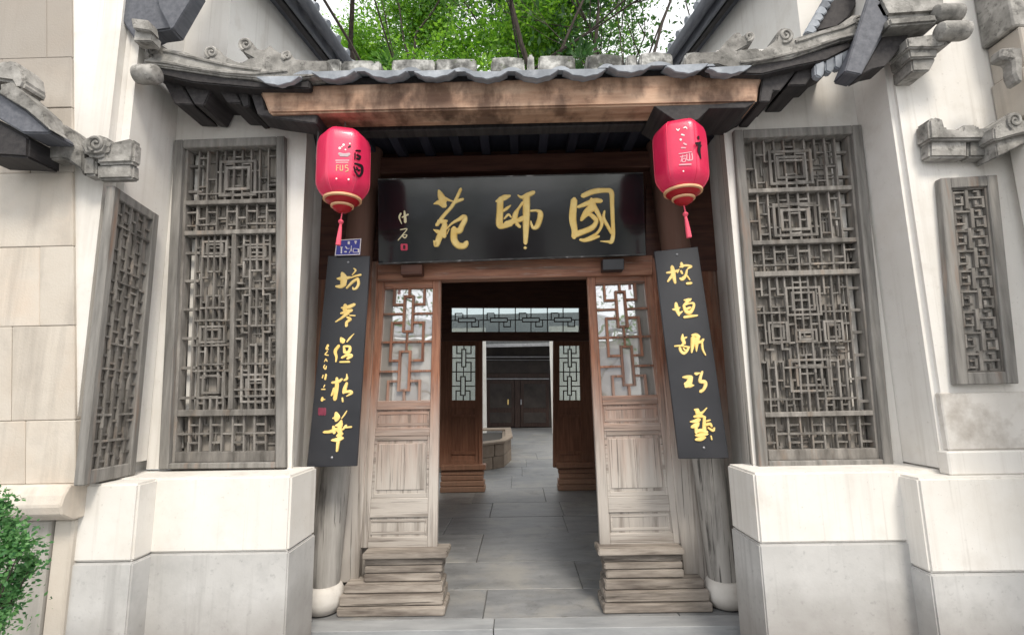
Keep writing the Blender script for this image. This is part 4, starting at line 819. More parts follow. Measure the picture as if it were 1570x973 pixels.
def glazed_fret(ip, t, mat, W, H, bw=.014, horiz=False):
    """the door's open fret: two upright boxes linked by rails and hooked frames"""
    def bar(u0, v0, u1, v1, z=0, nm='fret_bar'):
        if horiz: u0, v0, u1, v1 = v0, u0, v1, u1
        ip.part(nm, mat, t, u0, v0, u1, v1, -.008 - z, .012 + z, .0015)
    a, b = (bw / W, bw / H) if not horiz else (bw / H, bw / W)
    def loop(u0, v0, u1, v1, z): bar(u0, v0, u0 + a, v1, z); bar(u1 - a, v0, u1, v1, z); bar(u0 + a, v0, u1 - a, v0 + b, z - .0006); bar(u0 + a, v1 - b, u1 - a, v1, z - .0006)
    loop(.40, .06, .62, .40, .004); loop(.36, .56, .60, .92, .004)
    for v in (.22, .475, .735): bar(0, v, .40 if v < .3 else 1, v + b * .9, 0) if v < .3 or v > .45 and v < .5 else bar(0, v, .36, v + b * .9, 0)
    bar(.62, .22, 1, .22 + b * .9); bar(.60, .735, 1, .735 + b * .9)
    bar(.18, 0, .18 + a, .155); bar(.18 + a, .155 - b, .40, .155); bar(.80, 0, .80 + a, .155); bar(.62, .155 - b, .80, .155); bar(.49, 0, .49 + a, .06)
    bar(.17, .30, .17 + a, .66, .001); bar(.17 + a, .30, .40, .30 + b, .0004); bar(.80, .30, .80 + a, .66, .001); bar(.62, .30, .80, .30 + b, .0004)
    bar(.17 + a, .66 - b, .36, .66, .0004); bar(.60, .66 - b, .80, .66, .0004)
    bar(.16, .82, .16 + a, 1); bar(.16 + a, .82, .36, .82 + b, .0004); bar(.76, .82, .76 + a, 1); bar(.60, .82, .76, .82 + b, .0004)
    bar(.48, .40, .48 + a * .8, .56); bar(.47, .92, .47 + a, 1)

def door_leaf(q, gl, lv, Y, label, mir, mat, math_, group, glass, name='door_leaf', small=False):
    """q outer corners, gl glass corners (photograph pixels); lv = lower rail/panel heights in pixels"""
    pan = PP(q, Y); t = thing(name, pan.pt(.5, 1), label, 'door', group)
    y0, y1 = (q[0][1] + q[1][1]) / 2, (q[2][1] + q[3][1]) / 2
    W = (pan.pt(1, .5) - pan.pt(0, .5)).length; H = (pan.pt(.5, 1) - pan.pt(.5, 0)).length
    V = lambda py: (py - y0) / (y1 - y0)
    ga, gb = gl[0], gl[1]
    e = .125
    pan.part('stile', mat, t, 0, 0, e, 1, -.05, 0, .004); pan.part('stile', mat, t, 1 - e, 0, 1, 1, -.05, 0, .004)
    pan.part('rail', math_, t, e, 0, 1 - e, V(ga), -.05, -.002, .004)
    prev = gb
    for (a, b, kind) in lv:
        pan.part('rail', math_, t, e, V(prev), 1 - e, V(a), -.05, -.002, .004)
        pan.part('panel', mat, t, e, V(a), 1 - e, V(b), -.045, -.016, 0)
        iu, iv = .035, .012
        if kind == 'm':
            pan.frame(MB(), e, V(a), 1 - e, V(b), .03, .016, -.02, -.006).build('panel_moulding', math_, t, .003)
            pan.part('raised_panel', mat, t, e + .055, V(a) + .028, 1 - e - .055, V(b) - .028, -.02, -.009, .004)
            if b - a > 60:
                pan.part('panel_joint', FRAMEW, t, .5, V(a) + .03, .503, V(b) - .03, -.009, -.0084, 0)
        else:
            pan.frame(MB(), e + .02, V(a) + .008, 1 - e - .02, V(b) - .008, .02, .010, -.02, -.010).build('panel_moulding', math_, t, .002)
        prev = b
    pan.part('rail', math_, t, e, V(prev), 1 - e, 1, -.05, -.002, .004)
    ip = Panel([pan.pt(e, V(ga), -.02), pan.pt(1 - e, V(ga), -.02), pan.pt(1 - e, V(gb), -.02), pan.pt(e, V(gb), -.02)])
    if mir: ip.c = [ip.c[1], ip.c[0], ip.c[3], ip.c[2]]
    iW = (ip.pt(1, .5) - ip.pt(0, .5)).length; iH = (ip.pt(.5, 1) - ip.pt(.5, 0)).length
    glazed_fret(ip, t, mat, iW, iH, .018)
    ip.part('glass', glass, t, -.005, -.005, 1.005, 1.005, -.016, -.012, 0)
    return pan, t
LV = [(636, 664, 's'), (676, 768, 'm'), (796, 824, 's')]
door_leaf([(578, 430), (676, 428), (670, 838), (548, 840)], (443, 622), LV, YD, 'left glazed entrance door leaf with brown fret, bleached grey at the bottom', False, DOOR, DOORH, 'entrance door leaves', GLASS)
door_leaf([(900, 424), (1000, 420), (1050, 833), (920, 835)], (436, 614), [(628, 657, 's'), (668, 765, 'm'), (788, 818, 's')], YD, 'right glazed entrance door leaf with brown fret, bleached grey at the bottom', True, DOOR, DOORH, 'entrance door leaves', GLASS)
# stepped plank sills below the leaves
def sill(x0, x1, hi, label, planks, mat):
    """planks: (z0, z1, inner x shift, y front)"""
    s = thing('stepped_sill', ((x0 + x1) / 2, planks[0][3], 0), label, 'sill')
    for (z0, z1, a, b, yf) in planks:
        j = rnd.uniform(-.006, .006); k = rnd.uniform(-.006, .006)
        MB().box8([(a + j, yf + k, z1 - .002), (b + k, yf + j, z1 - .002), (b + k, yf - k, z0 + .002), (a + j, yf - j, z0 + .002), (a, YI if False else yf + .2, z1 - .002), (b, yf + .2, z1 - .002), (b, yf + .2, z0 + .002), (a, yf + .2, z0 + .002)]).build('plank', mat, s, .006, seg=2)
def planks(s, xin, xo1, xo2):
    A = lambda a, b: (min(s * a, s * b), max(s * a, s * b))
    return [(0.0, .062, *A(xin - .02, xo2), 3.655), (.062, .135, *A(xin - .005, xo2 - .01), 3.675), (.135, .195, *A(xin + .005, xo2 - .03), 3.70),
            (.197, .252, *A(xin + .02, xo1), 3.735), (.252, .302, *A(xin + .012, xo1), 3.745), (.302, .352, *A(xin + .005, xo1), 3.75), (.352, .400, *A(xin - .03, xo1 + .01), 3.715)]
for s in (-1, 1):
    side = 'left' if s < 0 else 'right'
    xo = 1.29
    o = thing('stepped_sill', (s * .9, 3.7, 0), f'stack of bleached sill planks under the {side} entrance door leaf', 'sill')
    for (z0, z1, a, b, yf) in planks(s, .565, 1.13, xo):
        j = rnd.uniform(-.005, .005); k = rnd.uniform(-.004, .004)
        MB().box8([(a + j, yf + k, z1 - .002), (b + k, yf + j, z1 - .002), (b, yf - k, z0 + .002), (a - j, yf - j, z0 + .002), (a, 3.93, z1 - .002), (b, 3.93, z1 - .002), (b, 3.93, z0 + .002), (a, 3.93, z0 + .002)]).build('plank', SILLW, o, .007, seg=2)

# ------------------------------------------------------------------ entrance hall (dark) and inner doorway
hall = thing('entrance_hall', (0, 6, 0), 'entrance hall behind the open doors, dark timber ceiling with an added light gap', 'hall')
MB().box((-1.62, YD + .13, 0), (-1.55, YI, 3.45)).build('side_wall', WHITE, hall)  # unseen side walls made white to bounce light onto the inner doors
MB().box((1.55, YD + .13, 0), (1.62, YI, 3.45)).build('side_wall', WHITE, hall)
MB().box((-1.7, YD + .115, 3.40), (1.7, 5.3, 3.48)).build('ceiling', DTIMB, hall)  # unseen gap added between the ceiling halves to light inner doors and floor
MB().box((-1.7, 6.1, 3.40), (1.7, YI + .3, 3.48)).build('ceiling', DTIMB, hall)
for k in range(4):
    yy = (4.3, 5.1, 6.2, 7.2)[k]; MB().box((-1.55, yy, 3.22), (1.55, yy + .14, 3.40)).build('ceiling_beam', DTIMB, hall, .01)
MB().box((-2.1, YD + .13, 3.57), (2.1, 5.3, 3.63)).build('roof_deck', TILE, hall)  # roof deck left open over the same added light gap
MB().box((-2.1, 6.1, 3.57), (2.1, YI + .5, 3.63)).build('roof_deck', TILE, hall)

idw = thing('inner_doorway', (0, YI, 0), 'inner doorway with fret transom and glazed side leaves opening on the courtyard', 'doorway')
def IB(nm, x0, y0, x1, y1, d0=-.1, d1=0, mat=FRAMEW, bev=.004, dy=0):
    pp = PP([(x0, y0), (x1, y0), (x1, y1), (x0, y1)], YI + dy); return pp.part(nm, mat, idw, 0, 0, 1, 1, d0, d1, bev)
IB('head_wall', 655, 395, 945, 471)
IB('transom_rail', 655, 508.5, 945, 522)
IB('transom_stile', 655, 471.2, 691, 508.3, mat=FRAMEW); IB('transom_stile', 888, 471.2, 945, 508.3)
IB('jamb', 655, 522.5, 688, 716, mat=INNER); IB('jamb', 893, 522.5, 945, 716, mat=INNER)
IB('post', 734, 522.5, 739.5, 716, d1=.02, mat=INNER); IB('post', 848, 522.5, 853, 716, d1=.02, mat=INNER)
tp = PP([(691, 472), (888, 471), (888, 508), (691, 509)], YI)
tr_ = tp.part('transom_glass', GLASSI, idw, 0, 0, 1, 1, -.05, -.046, 0)
for m in range(4):
    sp = spanel(tp, m * .25, 0, (m + 1) * .25, 1)
    W = (sp.pt(1, .5) - sp.pt(0, .5)).length; H = (sp.pt(.5, 1) - sp.pt(.5, 0)).length
    a, b = .016 / W, .016 / H
    def bar(u0, v0, u1, v1, z=0): sp.part('fret_bar', DARKD, tr_, u0, v0, u1, v1, -.044, -.02 + z, 0)
    bar(0 if m else .0, 0, a, 1, .002); bar(.49, 0, .49 + a, .42); bar(.49, .60, .49 + a, 1)
    for z in ((.25, .42, .75, .60),):
        bar(.22, .40, .78, .40 + b, .001); bar(.22, .60 - b, .78, .60, .001); bar(.22, .40 + b, .22 + a, .60 - b); bar(.78 - a, .40 + b, .78, .60 - b)
    bar(0, .49, .22, .49 + b * .8); bar(.78, .49, 1, .49 + b * .8)
    bar(.12, .20, .36, .20 + b); bar(.12, .20 + b, .12 + a, .49); bar(.64, .80 - b, .88, .80); bar(.88 - a, .52, .88, .80 - b); bar(.36, .20 + b, .36 + a, .40); bar(.64, .60, .64 + a, .80 - b)
for s, q, gl in ((-1, [(688, 522.5), (734, 522.5), (734, 714), (686, 714)], None), (1, [(853, 522.5), (893, 522.5), (897, 714), (853, 714)], None)):
    side = 'left' if s < 0 else 'right'
    pan = PP(q, YI + .01); V = lambda py: (py - 522.5) / (714 - 522.5)
    lf = thing('inner_door_leaf', pan.pt(.5, 1), f'{side} inner door leaf with fret glazing over a plain brown panel', 'door', 'inner door leaves')
    e = .12
    pan.part('stile', INNER, lf, 0, 0, e, 1, -.05, 0, .003); pan.part('stile', INNER, lf, 1 - e, 0, 1, 1, -.05, 0, .003)
    for a, b in ((522.5, 530), (615, 627), (637, 641), (692, 697), (706, 714)): pan.part('rail', INNER, lf, e, V(a), 1 - e, V(b), -.05, -.002, .003)
    for a, b in ((627, 637), (641, 692), (697, 706)): pan.part('panel', INNER, lf, e, V(a), 1 - e, V(b), -.04, -.018, 0)
    ip = spanel(pan, e, V(530), 1 - e, V(615)); W = (ip.pt(1, .5) - ip.pt(0, .5)).length; H = (ip.pt(.5, 1) - ip.pt(.5, 0)).length
    glazed_fret(ip, lf, DARKD, W, H, .018); ip.part('glass', GLASSI, lf, 0, 0, 1, 1, -.034, -.030, 0)
    st = thing('stepped_sill', (s * .8, YI - .1, 0), f'stack of brown sill planks under the {side} inner door leaf', 'sill')
    for k, (z0, z1, dx, yf) in enumerate([(0, .085, 0, YI - .20), (.085, .165, .01, YI - .17), (.165, .24, .03, YI - .12), (.24, .32, .02, YI - .10), (.32, .405, -.01, YI - .13)]):
        a, b = s * (.565 + dx), s * 1.26
        MB().box((min(a, b), yf, z0 + .003), (max(a, b), YI + .06, z1 - .003)).build('plank', INNER, st, .008)

# ------------------------------------------------------------------ courtyard: planter, far building, white piers
pt_ = thing('stone_planter', (-.6, 10.6, 0), 'low stone block planter in the courtyard behind the inner door', 'planter')
A = PZ(738, 722, 0); B = PZ(773, 716, 0); Cc = PZ(784, 705, 0)
h = .53
for k, (p, q) in enumerate(((Vector((A.x - .9, A.y - .02, 0)), A), (A, B), (B, Cc), (Cc, Cc + Vector((-.1, 3.0, 0))))):
    d = (q - p); nrm = Vector((d.y, -d.x, 0)).normalized()
    for lev in range(2):
        ns = 2 if d.length > .5 else 1
        for m in range(ns):
            a = p.lerp(q, (m + (.18 if (lev and ns > 1 and m) else 0)) / ns); b = p.lerp(q, (m + 1 + (.18 if (lev and ns > 1 and m == 0) else 0)) / ns)
            z0, z1 = lev * h / 2 * .92, (lev + 1) * h / 2 * .92
            g_ = d.normalized() * .006; a = a + g_; b = b - g_
            MB().box8([a + Vector((0, 0, z1 - .006)), b + Vector((0, 0, z1 - .006)), b + Vector((0, 0, z0)), a + Vector((0, 0, z0)), a - nrm * .2 + Vector((0, 0, z1 - .006)), b - nrm * .2 + Vector((0, 0, z1 - .006)), b - nrm * .2 + Vector((0, 0, z0)), a - nrm * .2 + Vector((0, 0, z0))]).build('block', BLOCK, pt_, .008)
top = [Vector((A.x - .9, A.y - .04, 0)), A + Vector((0.01, -.04, 0)), B + Vector((.03, -.03, 0)), Cc + Vector((.04, 0, 0)), Cc + Vector((-.06, 3.0, 0)), Vector((A.x - .9, Cc.y + 3.0, 0))]
cen = sum(top, Vector()) / 6; inn = [p.lerp(cen, .26) for p in top]
mb = MB(); z1, z2 = h * .925, h
for k in range(6):
    a, b, c, d = top[k], top[(k + 1) % 6], inn[(k + 1) % 6], inn[k]
    mb.prism([Vector((p.x, p.y, z1)) for p in (a, b, c, d)], (0, 0, z2 - z1))
mb.build('coping', BLOCK, pt_)
MB().prism([Vector((p.x, p.y, h * .6)) for p in inn], (0, 0, .12)).build('soil', SOIL, pt_)

fb = thing('far_building', (0, YF, 0), 'dark timber building with two doors across the courtyard', 'building')
def FB(nm, x0, y0, x1, y1, d0, d1, mat, par=None, bev=.01):
    return PP([(x0, y0), (x1, y0), (x1, y1), (x0, y1)], YF).part(nm, mat, par or fb, 0, 0, 1, 1, d0, d1, bev)
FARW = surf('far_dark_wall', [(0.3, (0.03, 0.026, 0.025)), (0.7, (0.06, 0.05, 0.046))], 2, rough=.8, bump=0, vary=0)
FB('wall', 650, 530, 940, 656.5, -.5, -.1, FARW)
FB('upper_rail', 744, 546, 844, 548, -.1, .05, METAL); FB('upper_rail', 744, 551, 844, 552, -.1, .03, METAL)
FB('lintel', 742, 572, 846, 579, -.1, .0, DARKD); FB('bright_rail', 746, 579.5, 842, 581.5, -.1, .05, METAL)
for k, (a, b) in enumerate(((746, 789), (798, 842))):
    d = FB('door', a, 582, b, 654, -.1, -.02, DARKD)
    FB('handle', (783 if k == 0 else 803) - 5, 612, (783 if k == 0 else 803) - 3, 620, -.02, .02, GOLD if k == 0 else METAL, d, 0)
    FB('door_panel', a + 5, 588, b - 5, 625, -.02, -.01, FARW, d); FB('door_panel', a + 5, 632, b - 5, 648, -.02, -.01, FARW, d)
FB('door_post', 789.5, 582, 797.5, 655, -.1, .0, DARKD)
RFB = surf('far_roof_tile', [(0.3, (0.06, 0.065, 0.07)), (0.7, (0.14, 0.145, 0.15))], 3, (9, 1, 1), rough=.6, bump=.3, vary=0)
a = P(640, 530, YF - 1.6); b = P(950, 530, YF - 1.6)
MB().prism([Vector((a.x, YF - 1.6, a.z)), Vector((a.x, YF - 1.6, a.z + .12)), Vector((a.x, YF + 3, a.z + 2.0)), Vector((a.x, YF + 3, a.z + 1.7))], (b.x - a.x, 0, 0)).build('roof', RFB, fb)
MB().box((a.x, YF - 1.62, a.z - .12), (b.x, YF - 1.55, a.z - .005)).build('eave_fascia', METAL, fb)
for s, x0, x1 in ((-1, 737.5, 745), (1, 845, 851)):
    pp = PP([(x0, 524), (x1, 524), (x1, 656), (x0, 656)], YF - 3.2)
    w_ = (-5.2, pp.pt(1, .5).x) if s < 0 else (pp.pt(0, .5).x, 5.2)
    o = MB().box((w_[0], YF - 3.2, 0), (w_[1], YF - 2.9, 4.0)).build('courtyard_wall', WHITE)
    tag(o, f'white courtyard wall end seen at the {"left" if s < 0 else "right"} of the far doors', 'wall')
for s in (-1, 1):   # side walls of the courtyard
    o = MB().box((s * 5.2 - .1, YI + .3, 0), (s * 5.2 + .1, YF - 2.9, 3.4)).build('courtyard_side_wall', WHITE)
    tag(o, f'white courtyard side wall glimpsed through the {"left" if s < 0 else "right"} inner door glass', 'wall')

# ------------------------------------------------------------------ lanterns
def lantern(px, py, pxs, Y, rotdeg, label, writing, tilt):
    c = P(px, py, Y); t = thing('lantern', c + Vector((0, 0, -.27)), label, 'lantern', 'red lanterns under the eave')
    R = .182; prof = [(.07, .250), (.10, .246), (.150, .215), (.168, .195), (.177, .165), (.180, .12), (.180, -.11), (.177, -.145), (.168, -.175), (.150, -.205), (.128, -.232), (.118, -.24)]
    mb = MB(); n = 6
    rot = math.radians(rotdeg)
    # rounded hexagon: each corner drawn with a small flat
    vs_, fs = [], []
    for (r, h_) in prof:
        for k in range(n):
            a = rot + 2 * math.pi * k / n
            for da, q_ in ((-.20, .982), (-.08, 1.012), (.08, 1.012), (.20, .982)): vs_.append(c + Vector((r * q_ * math.cos(a + da), r * q_ * math.sin(a + da), h_)))
    m2 = 4 * n
    for i in range(len(prof) - 1):
        for k in range(m2): fs.append((i * m2 + k, i * m2 + (k + 1) % m2, (i + 1) * m2 + (k + 1) % m2, (i + 1) * m2 + k))
    fs.append(tuple(range(m2))); fs.append(tuple(range((len(prof) - 1) * m2, len(prof) * m2)))
    bo = mb.add(vs_, fs).build('body', RED, t, 0, True)
    for k in range(n):
        a = rot + 2 * math.pi * k / n
        MB().tube([c + Vector((r * 1.012 * math.cos(a), r * 1.012 * math.sin(a), h_)) for r, h_ in prof[1:11]], .003, 6).build('rib', RED, bo, smooth=True)
    MB().lathe(c, [(.128, -.238), (.133, -.236), (.133, -.250), (.120, -.254)], 32).build('ring', TAN, t, smooth=True)
    MB().lathe(c, [(.118, -.2545), (.112, -.262), (.09, -.276), (.078, -.283)], 32).build('collar', REDD, t, smooth=True)
    MB().lathe(c, [(.074, -.2835), (.080, -.285), (.080, -.296), (.070, -.300)], 32).build('ring', TAN, t, smooth=True)
    MB().lathe(c, [(.068, -.3005), (.060, -.315), (.03, -.333), (.008, -.337)], 24).build('cap', REDD, t, smooth=True)
    MB().tube([c + Vector((0, 0, .25)), c + Vector((0, 0, 3.53 - c.z))], .004, 6).build('hanger', CABLE, t)
    tb = c + Vector((0, 0, -.335))
    ts = thing  # tassel
    MB().tube([tb, tb + Vector((tilt * .3, 0, -.05))], [.004, .005], 8).build('tassel_cord', PINK, t)
    k_ = tb + Vector((tilt * .3, 0, -.065)); MB().lathe(k_, [(.004, .02), (.016, .008), (.02, 0), (.014, -.012), (.006, -.02)], 12).build('tassel_knot', PINK, t, smooth=True)
    MB().tube([k_ + Vector((tilt * f * .7, 0, -.015 - .15 * f)) for f in (0, .3, .7, 1)], [.008, .013, .017, .018], 12).build('tassel', PINK, t)
    for nm, mat, st, off, s, face in writing:
        a = rot + math.pi / n * (2 * face + 1); nn = Vector((math.cos(a), math.sin(a), 0)); ap = .180 * .982 * math.cos(math.pi / n - .20) + .0015
        for st_ in ([[q_] for q_ in st] if 'print' in nm and 'cloud' not in nm else [st]): brush(nm, st_, off, s, (c + nn * ap, nn), mat, bo, .0008, .0008)
    t.scale = (.91, .91, .94); return t, c, rot
LW = [('character', INK, [[(412, 275, 10), (455, 278, 10)], [(402, 300, 8), (400, 360, 8)], [(420, 318, 10), (452, 335, 12), (445, 360, 10), (420, 352, 10)], [(400, 402, 10), (468, 430, 14), (474, 490, 14), (445, 528, 12), (405, 485, 9), (392, 435, 8)], [(415, 440, 8), (442, 475, 8)], [(400, 460, 7), (455, 470, 7)]], (480, 180), 6.08, -1)]
LW2 = [('flower_print', PRINT, [[(246, 250, 14)], [(285, 217, 13)], [(305, 265, 9)], [(350, 205, 9)], [(268, 235, 8)], [(212, 552, 9)], [(337, 560, 10)]], (480, 180), 6.08, -2),
       ('flower_print', INK, [[(350, 232, 12)], [(335, 240, 8)]], (480, 180), 6.08, -2),
       ('cloud_print', GREYP, [[(240, 305, 14), (290, 318, 16), (345, 310, 14)], [(250, 325, 8), (330, 328, 8)]], (480, 180), 6.08, -2),
       ('faint_print', PRINTP, [[(205, 372, 7), (340, 372, 7)], [(210, 392, 6), (330, 392, 6)]], (480, 180), 6.08, -2),
       ('lettering', TAN, [[(213, 420, 5), (213, 472, 5)], [(213, 420, 5), (236, 420, 5)], [(213, 445, 4), (232, 445, 4)], [(250, 420, 5), (250, 465, 5), (262, 472, 5), (276, 465, 5), (276, 420, 5)], [(330, 422, 5), (306, 422, 5), (306, 445, 5), (328, 448, 5), (330, 475, 5), (305, 482, 5)]], (480, 180), 6.08, -2)]
RW = [('character', INK, [[(405, 160, 9), (408, 178, 7)], [(382, 212, 8), (405, 215, 12), (422, 205, 7)], [(415, 215, 11), (412, 265, 11), (425, 335, 4)], [(415, 250, 9), (428, 230, 5)]], (990, 170), 4.865, -1)]
RW2 = [('flower_print', PRINT, [[(225, 100, 4), (238, 112, 5), (250, 98, 4)], [(285, 92, 5), (300, 85, 6), (312, 98, 4)], [(268, 145, 7), (290, 150, 5)], [(260, 185, 10)], [(282, 435, 7)]], (990, 170), 4.865, -2),
       ('faint_print', PRINTP, [[(285, 215, 7), (305, 225, 7)], [(265, 250, 6), (300, 250, 6)], [(245, 298, 4), (350, 282, 4)], [(250, 385, 6), (345, 380, 6)]], (990, 170), 4.865, -2),
       ('lettering', PRINTP, [[(255, 322, 4), (300, 315, 4)], [(275, 310, 4), (262, 360, 4)], [(275, 338, 4), (297, 335, 4), (297, 358, 4), (275, 360, 4), (275, 338, 4)], [(310, 302, 5), (312, 345, 5), (354, 342, 5), (352, 292, 5)], [(332, 295, 5), (333, 342, 5)]], (990, 170), 4.865, -2)]
lantern(527, 252, 0, 3.05, 17, 'red hexagonal lantern hanging above the house number plate', LW + LW2, -.02)
lantern(1043, 240, 0, 3.05, -15, 'red hexagonal lantern hanging above the right couplet board', RW + RW2, .02)

# ------------------------------------------------------------------ street behind the viewer, seen in the door glass
ob_ = thing('street_house', (0, -9, -.12), 'pale street house reflected in the door glass', 'house')
MB().box((-9, -9.4, -.14), (9, -9, 3.3)).build('wall', WHITE, ob_)
for x0, x1 in ((-6.5, -5.4), (-4.2, -3.2), (-1.0, 1.0), (2.6, 3.6), (5, 6.2)):
    w_ = MB().box((x0, -9.0, .2 if x0 == -1.0 else 1.0), (x1, -8.95, 2.9)).build('window', FRAMEW if x0 == -1.0 else METAL, ob_)
    MB().box((x0 - .08, -8.99, 2.91), (x1 + .08, -8.9, 3.05)).build('lintel', WHITE, w_)
MB().prism([(-9.3, -8.5, 3.3), (-9.3, -8.5, 3.4), (-9.3, -11, 4.4), (-9.3, -11, 4.2)], (18.6, 0, 0)).build('roof', TILE, ob_)

# ------------------------------------------------------------------ side building eaves behind the roof
for s, pts in ((-1, [(440, 0), (520, 105)]), (1, [(1110, 0), (1040, 95)])):
    side = 'left' if s < 0 else 'right'
    X = s * 1.86
    a = PX(*pts[0], X); b = PX(*pts[1], X); d = (b - a); d.normalize()
    a0 = a - d * 1.1; b0 = b + d * 1.6
    t = thing('side_eave', Vector((s * 2.0, 4.5, 4.8)), f'dark eave with gutter running back along the {side} side wall', 'eave')
    def beam(dx0, dx1, dz0, dz1, nm, mat):
        sec = [Vector((s * dx0, 0, dz0)), Vector((s * dx1, 0, dz0)), Vector((s * dx1, 0, dz1)), Vector((s * dx0, 0, dz1))]
        MB().prism([a0 + q for q in sec], b0 - a0).build(nm, mat, t, .006)
    beam(0, .03, 0, .16, 'fascia', DPAINT); beam(.032, .26, .10, .13, 'soffit', DPAINT); beam(.06, .12, 0.02, .098, 'batten', DTIMB); beam(-.02, .27, .165, .20, 'tile_bed', DTIMB)
    g0 = [a0 + Vector((-s * .07, 0, .10)), b0 + Vector((-s * .07, 0, .10))]
    MB().tube(g0, .055, 14).build('gutter', DPAINT, t, smooth=True)
    for k in range(14):
        p = a0.lerp(b0, (k + .5) / 14); MB().tube([p + Vector((-s * .06, 0, .20)), p + Vector((s * .4, 0, .42))], .055, 10).build('tile', TILE, t, smooth=True)

# ------------------------------------------------------------------ trees, shrub, weeds
def leaves_mesh(name, centers, size, mat, parent, seed, droop=0.0, aspect=.45):
    r = np.random.default_rng(seed); n = len(centers); C = np.array(centers)
    ax = r.normal(size=(n, 3)); ax[:, 2] = ax[:, 2] * .6 - droop; ax /= np.linalg.norm(ax, axis=1, keepdims=True)
    b = np.cross(ax, r.normal(size=(n, 3))); b /= np.linalg.norm(b, axis=1, keepdims=True) + 1e-9
    nrm = np.cross(ax, b)
    L = (size * r.uniform(.6, 1.3, n))[:, None]; Wd = L * aspect
    v = np.stack([C - ax * L * .5, C + b * Wd * .5 + nrm * L * .06, C + ax * L * .5, C - b * Wd * .5 + nrm * L * .06], 1).reshape(-1, 3)
    v = v - np.array(parent_loc(parent))
    me = bpy.data.meshes.new(name); me.vertices.add(4 * n); me.vertices.foreach_set('co', v.ravel())
    me.loops.add(4 * n); me.loops.foreach_set('vertex_index', np.arange(4 * n)); me.polygons.add(n); me.polygons.foreach_set('loop_start', np.arange(0, 4 * n, 4)); me.polygons.foreach_set('loop_total', np.full(n, 4))
    me.update(); me.validate(); me.materials.append(mat)
    o = bpy.data.objects.new(name, me); COL.objects.link(o); o.parent = parent; return o
def tree(base, top, spread, label, mat, seed, nl, size, levels=4, droop=0, clump=.35, density=1.0, r0=.12, group='trees behind the gate roof'):
    r = random.Random(seed); t = thing('tree', base, label, 'tree', group)
    trunk = MB(); tips = []
    def grow(p, d, L, rad, lev):
        path = [p]; rads = [rad]; n = 4
        for k in range(n):
            d = (d + Vector((r.uniform(-1, 1), r.uniform(-1, 1), r.uniform(-.4, .7))) * .16).normalized(); p = p + d * L / n; path.append(p); rads.append(rad * (1 - .42 * (k + 1) / n))
            if lev <= 2: tips.append((p, lev))
        trunk.tube(path, rads, 7 if lev > 2 else 5)
        if lev == 0: tips.append((p, 0)); return
        nb = r.choice([2, 3, 3]) if lev > 1 else r.choice([3, 4])
        for k in range(nb):
            nd = (d + Vector((r.uniform(-1, 1) * spread, r.uniform(-1, 1) * spread, r.uniform(-.35, .6)))).normalized()
            q = path[r.choice([2, 3, 4])] if k else p
            grow(q, nd, L * r.uniform(.62, .82), rads[-1] * r.uniform(.7, .95), lev - 1)
    base = Vector(base); d = (Vector(top) - base); grow(base, d.normalized(), d.length, r0, levels)
    trunk.build('trunk', BARK, t, smooth=True)
    rr = np.random.default_rng(seed); cs = []
    for p, lev in tips:
        k = max(1, int(nl / len(tips) * rr.uniform(.2, 1.8)))
        cs.append(np.array(p) + rr.normal(size=(k, 3)) * np.array([clump, clump, clump * .8]) * rr.uniform(.5, 1.2))
    cs = np.concatenate(cs); cs = cs[(cs[:, 1] > 8.6) & (cs[:, 2] > 4.2)] if base.y > 0 else cs
    leaves_mesh('crown', cs, size, mat, t, seed, droop)
    return t
tree((-3.3, 9.8, 0), (-2.4, 9.6, 5.0), .95, 'bright green leafy tree behind the roof on the left', LEAFY, 3, 65000, .12, r0=.13, clump=.33)
tree((-4.0, 12.4, 0), (-1.7, 11.4, 5.6), .8, 'dark branched tree with thin leaves left of the roof centre', LEAFM, 9, 26000, .11, r0=.16, clump=.4)
tree((3.9, 12.6, 0), (1.6, 11.6, 5.6), .85, 'open branching tree with pale sky between its twigs behind the roof centre', LEAFM, 21, 20000, .11, r0=.12, clump=.4)
tree((2.6, 10.2, 0), (1.9, 9.8, 5.2), .8, 'dark green drooping tree behind the roof right of centre', LEAFD, 31, 52000, .15, droop=.9, r0=.13, clump=.33)
tree((-2.2, -6.2, -.12), (-2.0, -6.0, 2.2), .9, 'thin street tree reflected in the left door glass', LEAFM, 61, 1800, .12, r0=.08, group='street trees')
tree((2.6, -6.8, -.12), (2.3, -6.6, 2.0), .9, 'thin street tree reflected in the right door glass', LEAFM, 65, 1200, .12, r0=.08, group='street trees')
tree((4.2, 10.8, 0), (3.2, 10.4, 5.4), .9, 'bright yellow green tree behind the roof at right', LEAFY, 44, 55000, .12, r0=.12, clump=.36)

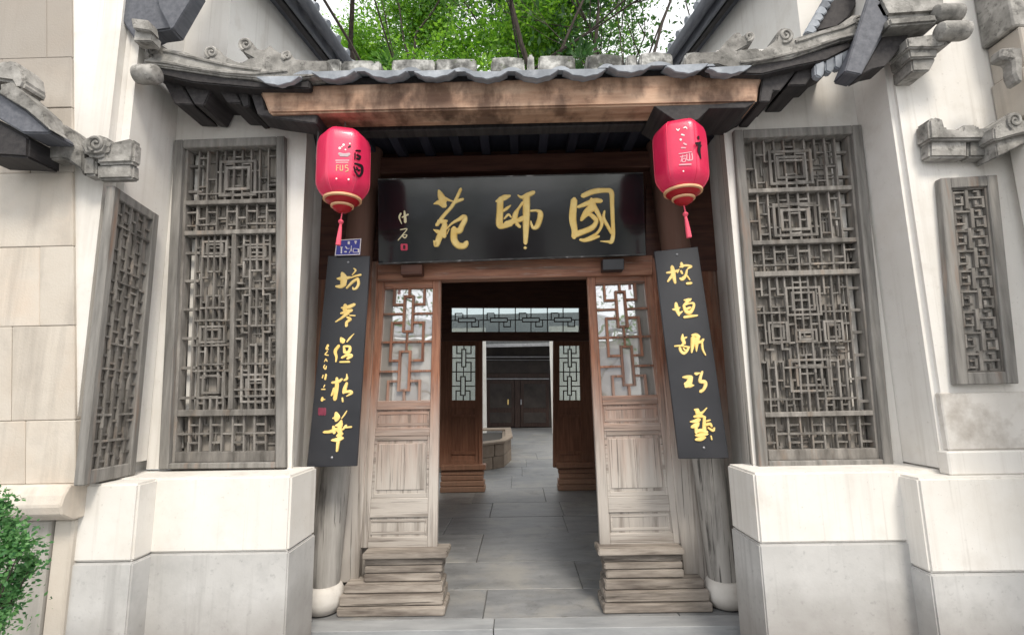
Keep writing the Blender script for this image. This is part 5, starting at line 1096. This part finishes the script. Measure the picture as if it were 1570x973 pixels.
sb = thing('shrub', PZ(10, 973, -.12) * .0 + Vector((-2.35, 2.15, -.118)), 'leafy green shrub at the lower left corner', 'shrub')
rs = np.random.default_rng(5); cs = []; stems = MB()
for (px, py, rr_) in [(-18, 770, .06), (2, 778, .05), (14, 768, .03), (-10, 800, .08), (20, 815, .06), (38, 838, .05), (10, 850, .09), (30, 880, .06), (-5, 905, .10), (14, 922, .06), (-20, 950, .12), (-30, 860, .14), (50, 850, .035), (-3, 748, .03), (35, 822, .045), (54, 862, .03), (44, 872, .035), (24, 798, .035), (8, 940, .04), (30, 905, .035), (-8, 738, .02), (18, 838, .05), (46, 830, .025)]:
    c = P(px - 7, py + 4, 2.14 + rs.uniform(-.08, .10)); n = int(30000 * rr_ * rr_) + 70
    d = rs.normal(size=(n, 3)); d /= np.linalg.norm(d, axis=1, keepdims=True); cs.append(np.array(c) + d * rr_ * np.minimum(rs.exponential(.55, (n, 1)) + .25, 1.7) * np.array([1, 1, .85]))
    b0 = Vector((-2.35 + rs.uniform(-.05, .05), 2.15, -.118)); stems.tube([b0, b0.lerp(c, .5) + Vector((rs.uniform(-.03, .03), 0, .05)), c], [.006, .004, .002], 5)
leaves_mesh('foliage', np.concatenate(cs), .024, LEAFS, sb, 8, 0, .55); stems.build('stems', BARK, sb)

def weed(loc, label, n, sz, mat, seed, h):
    t = thing('weed', loc, label, 'plant'); r = np.random.default_rng(seed)
    c = np.array(loc) + r.normal(size=(n, 3)) * np.array([h * .5, h * .4, h * .35]) + np.array([0, 0, h * .5]); leaves_mesh('leaves', c, sz, mat, t, seed, -.5, .35)
weed(PZ(466, 968, 0) + Vector((.0, -.06, -.1)), 'tiny green weed at the foot of the left plinth', 9, .035, LEAFY, 3, .04)
weed(P(742, 106, 3.33), 'small green weed sprouting between ridge blocks near the roof centre', 60, .05, LEAFY, 4, .10)
weed(P(595, 104, 3.36), 'leafy weed sprouting between ridge blocks at the roof left', 70, .06, LEAFM, 5, .12)
weed(P(892, 98, 3.36), 'dark green weed hanging between ridge blocks at the roof right', 110, .07, LEAFD, 6, .13)
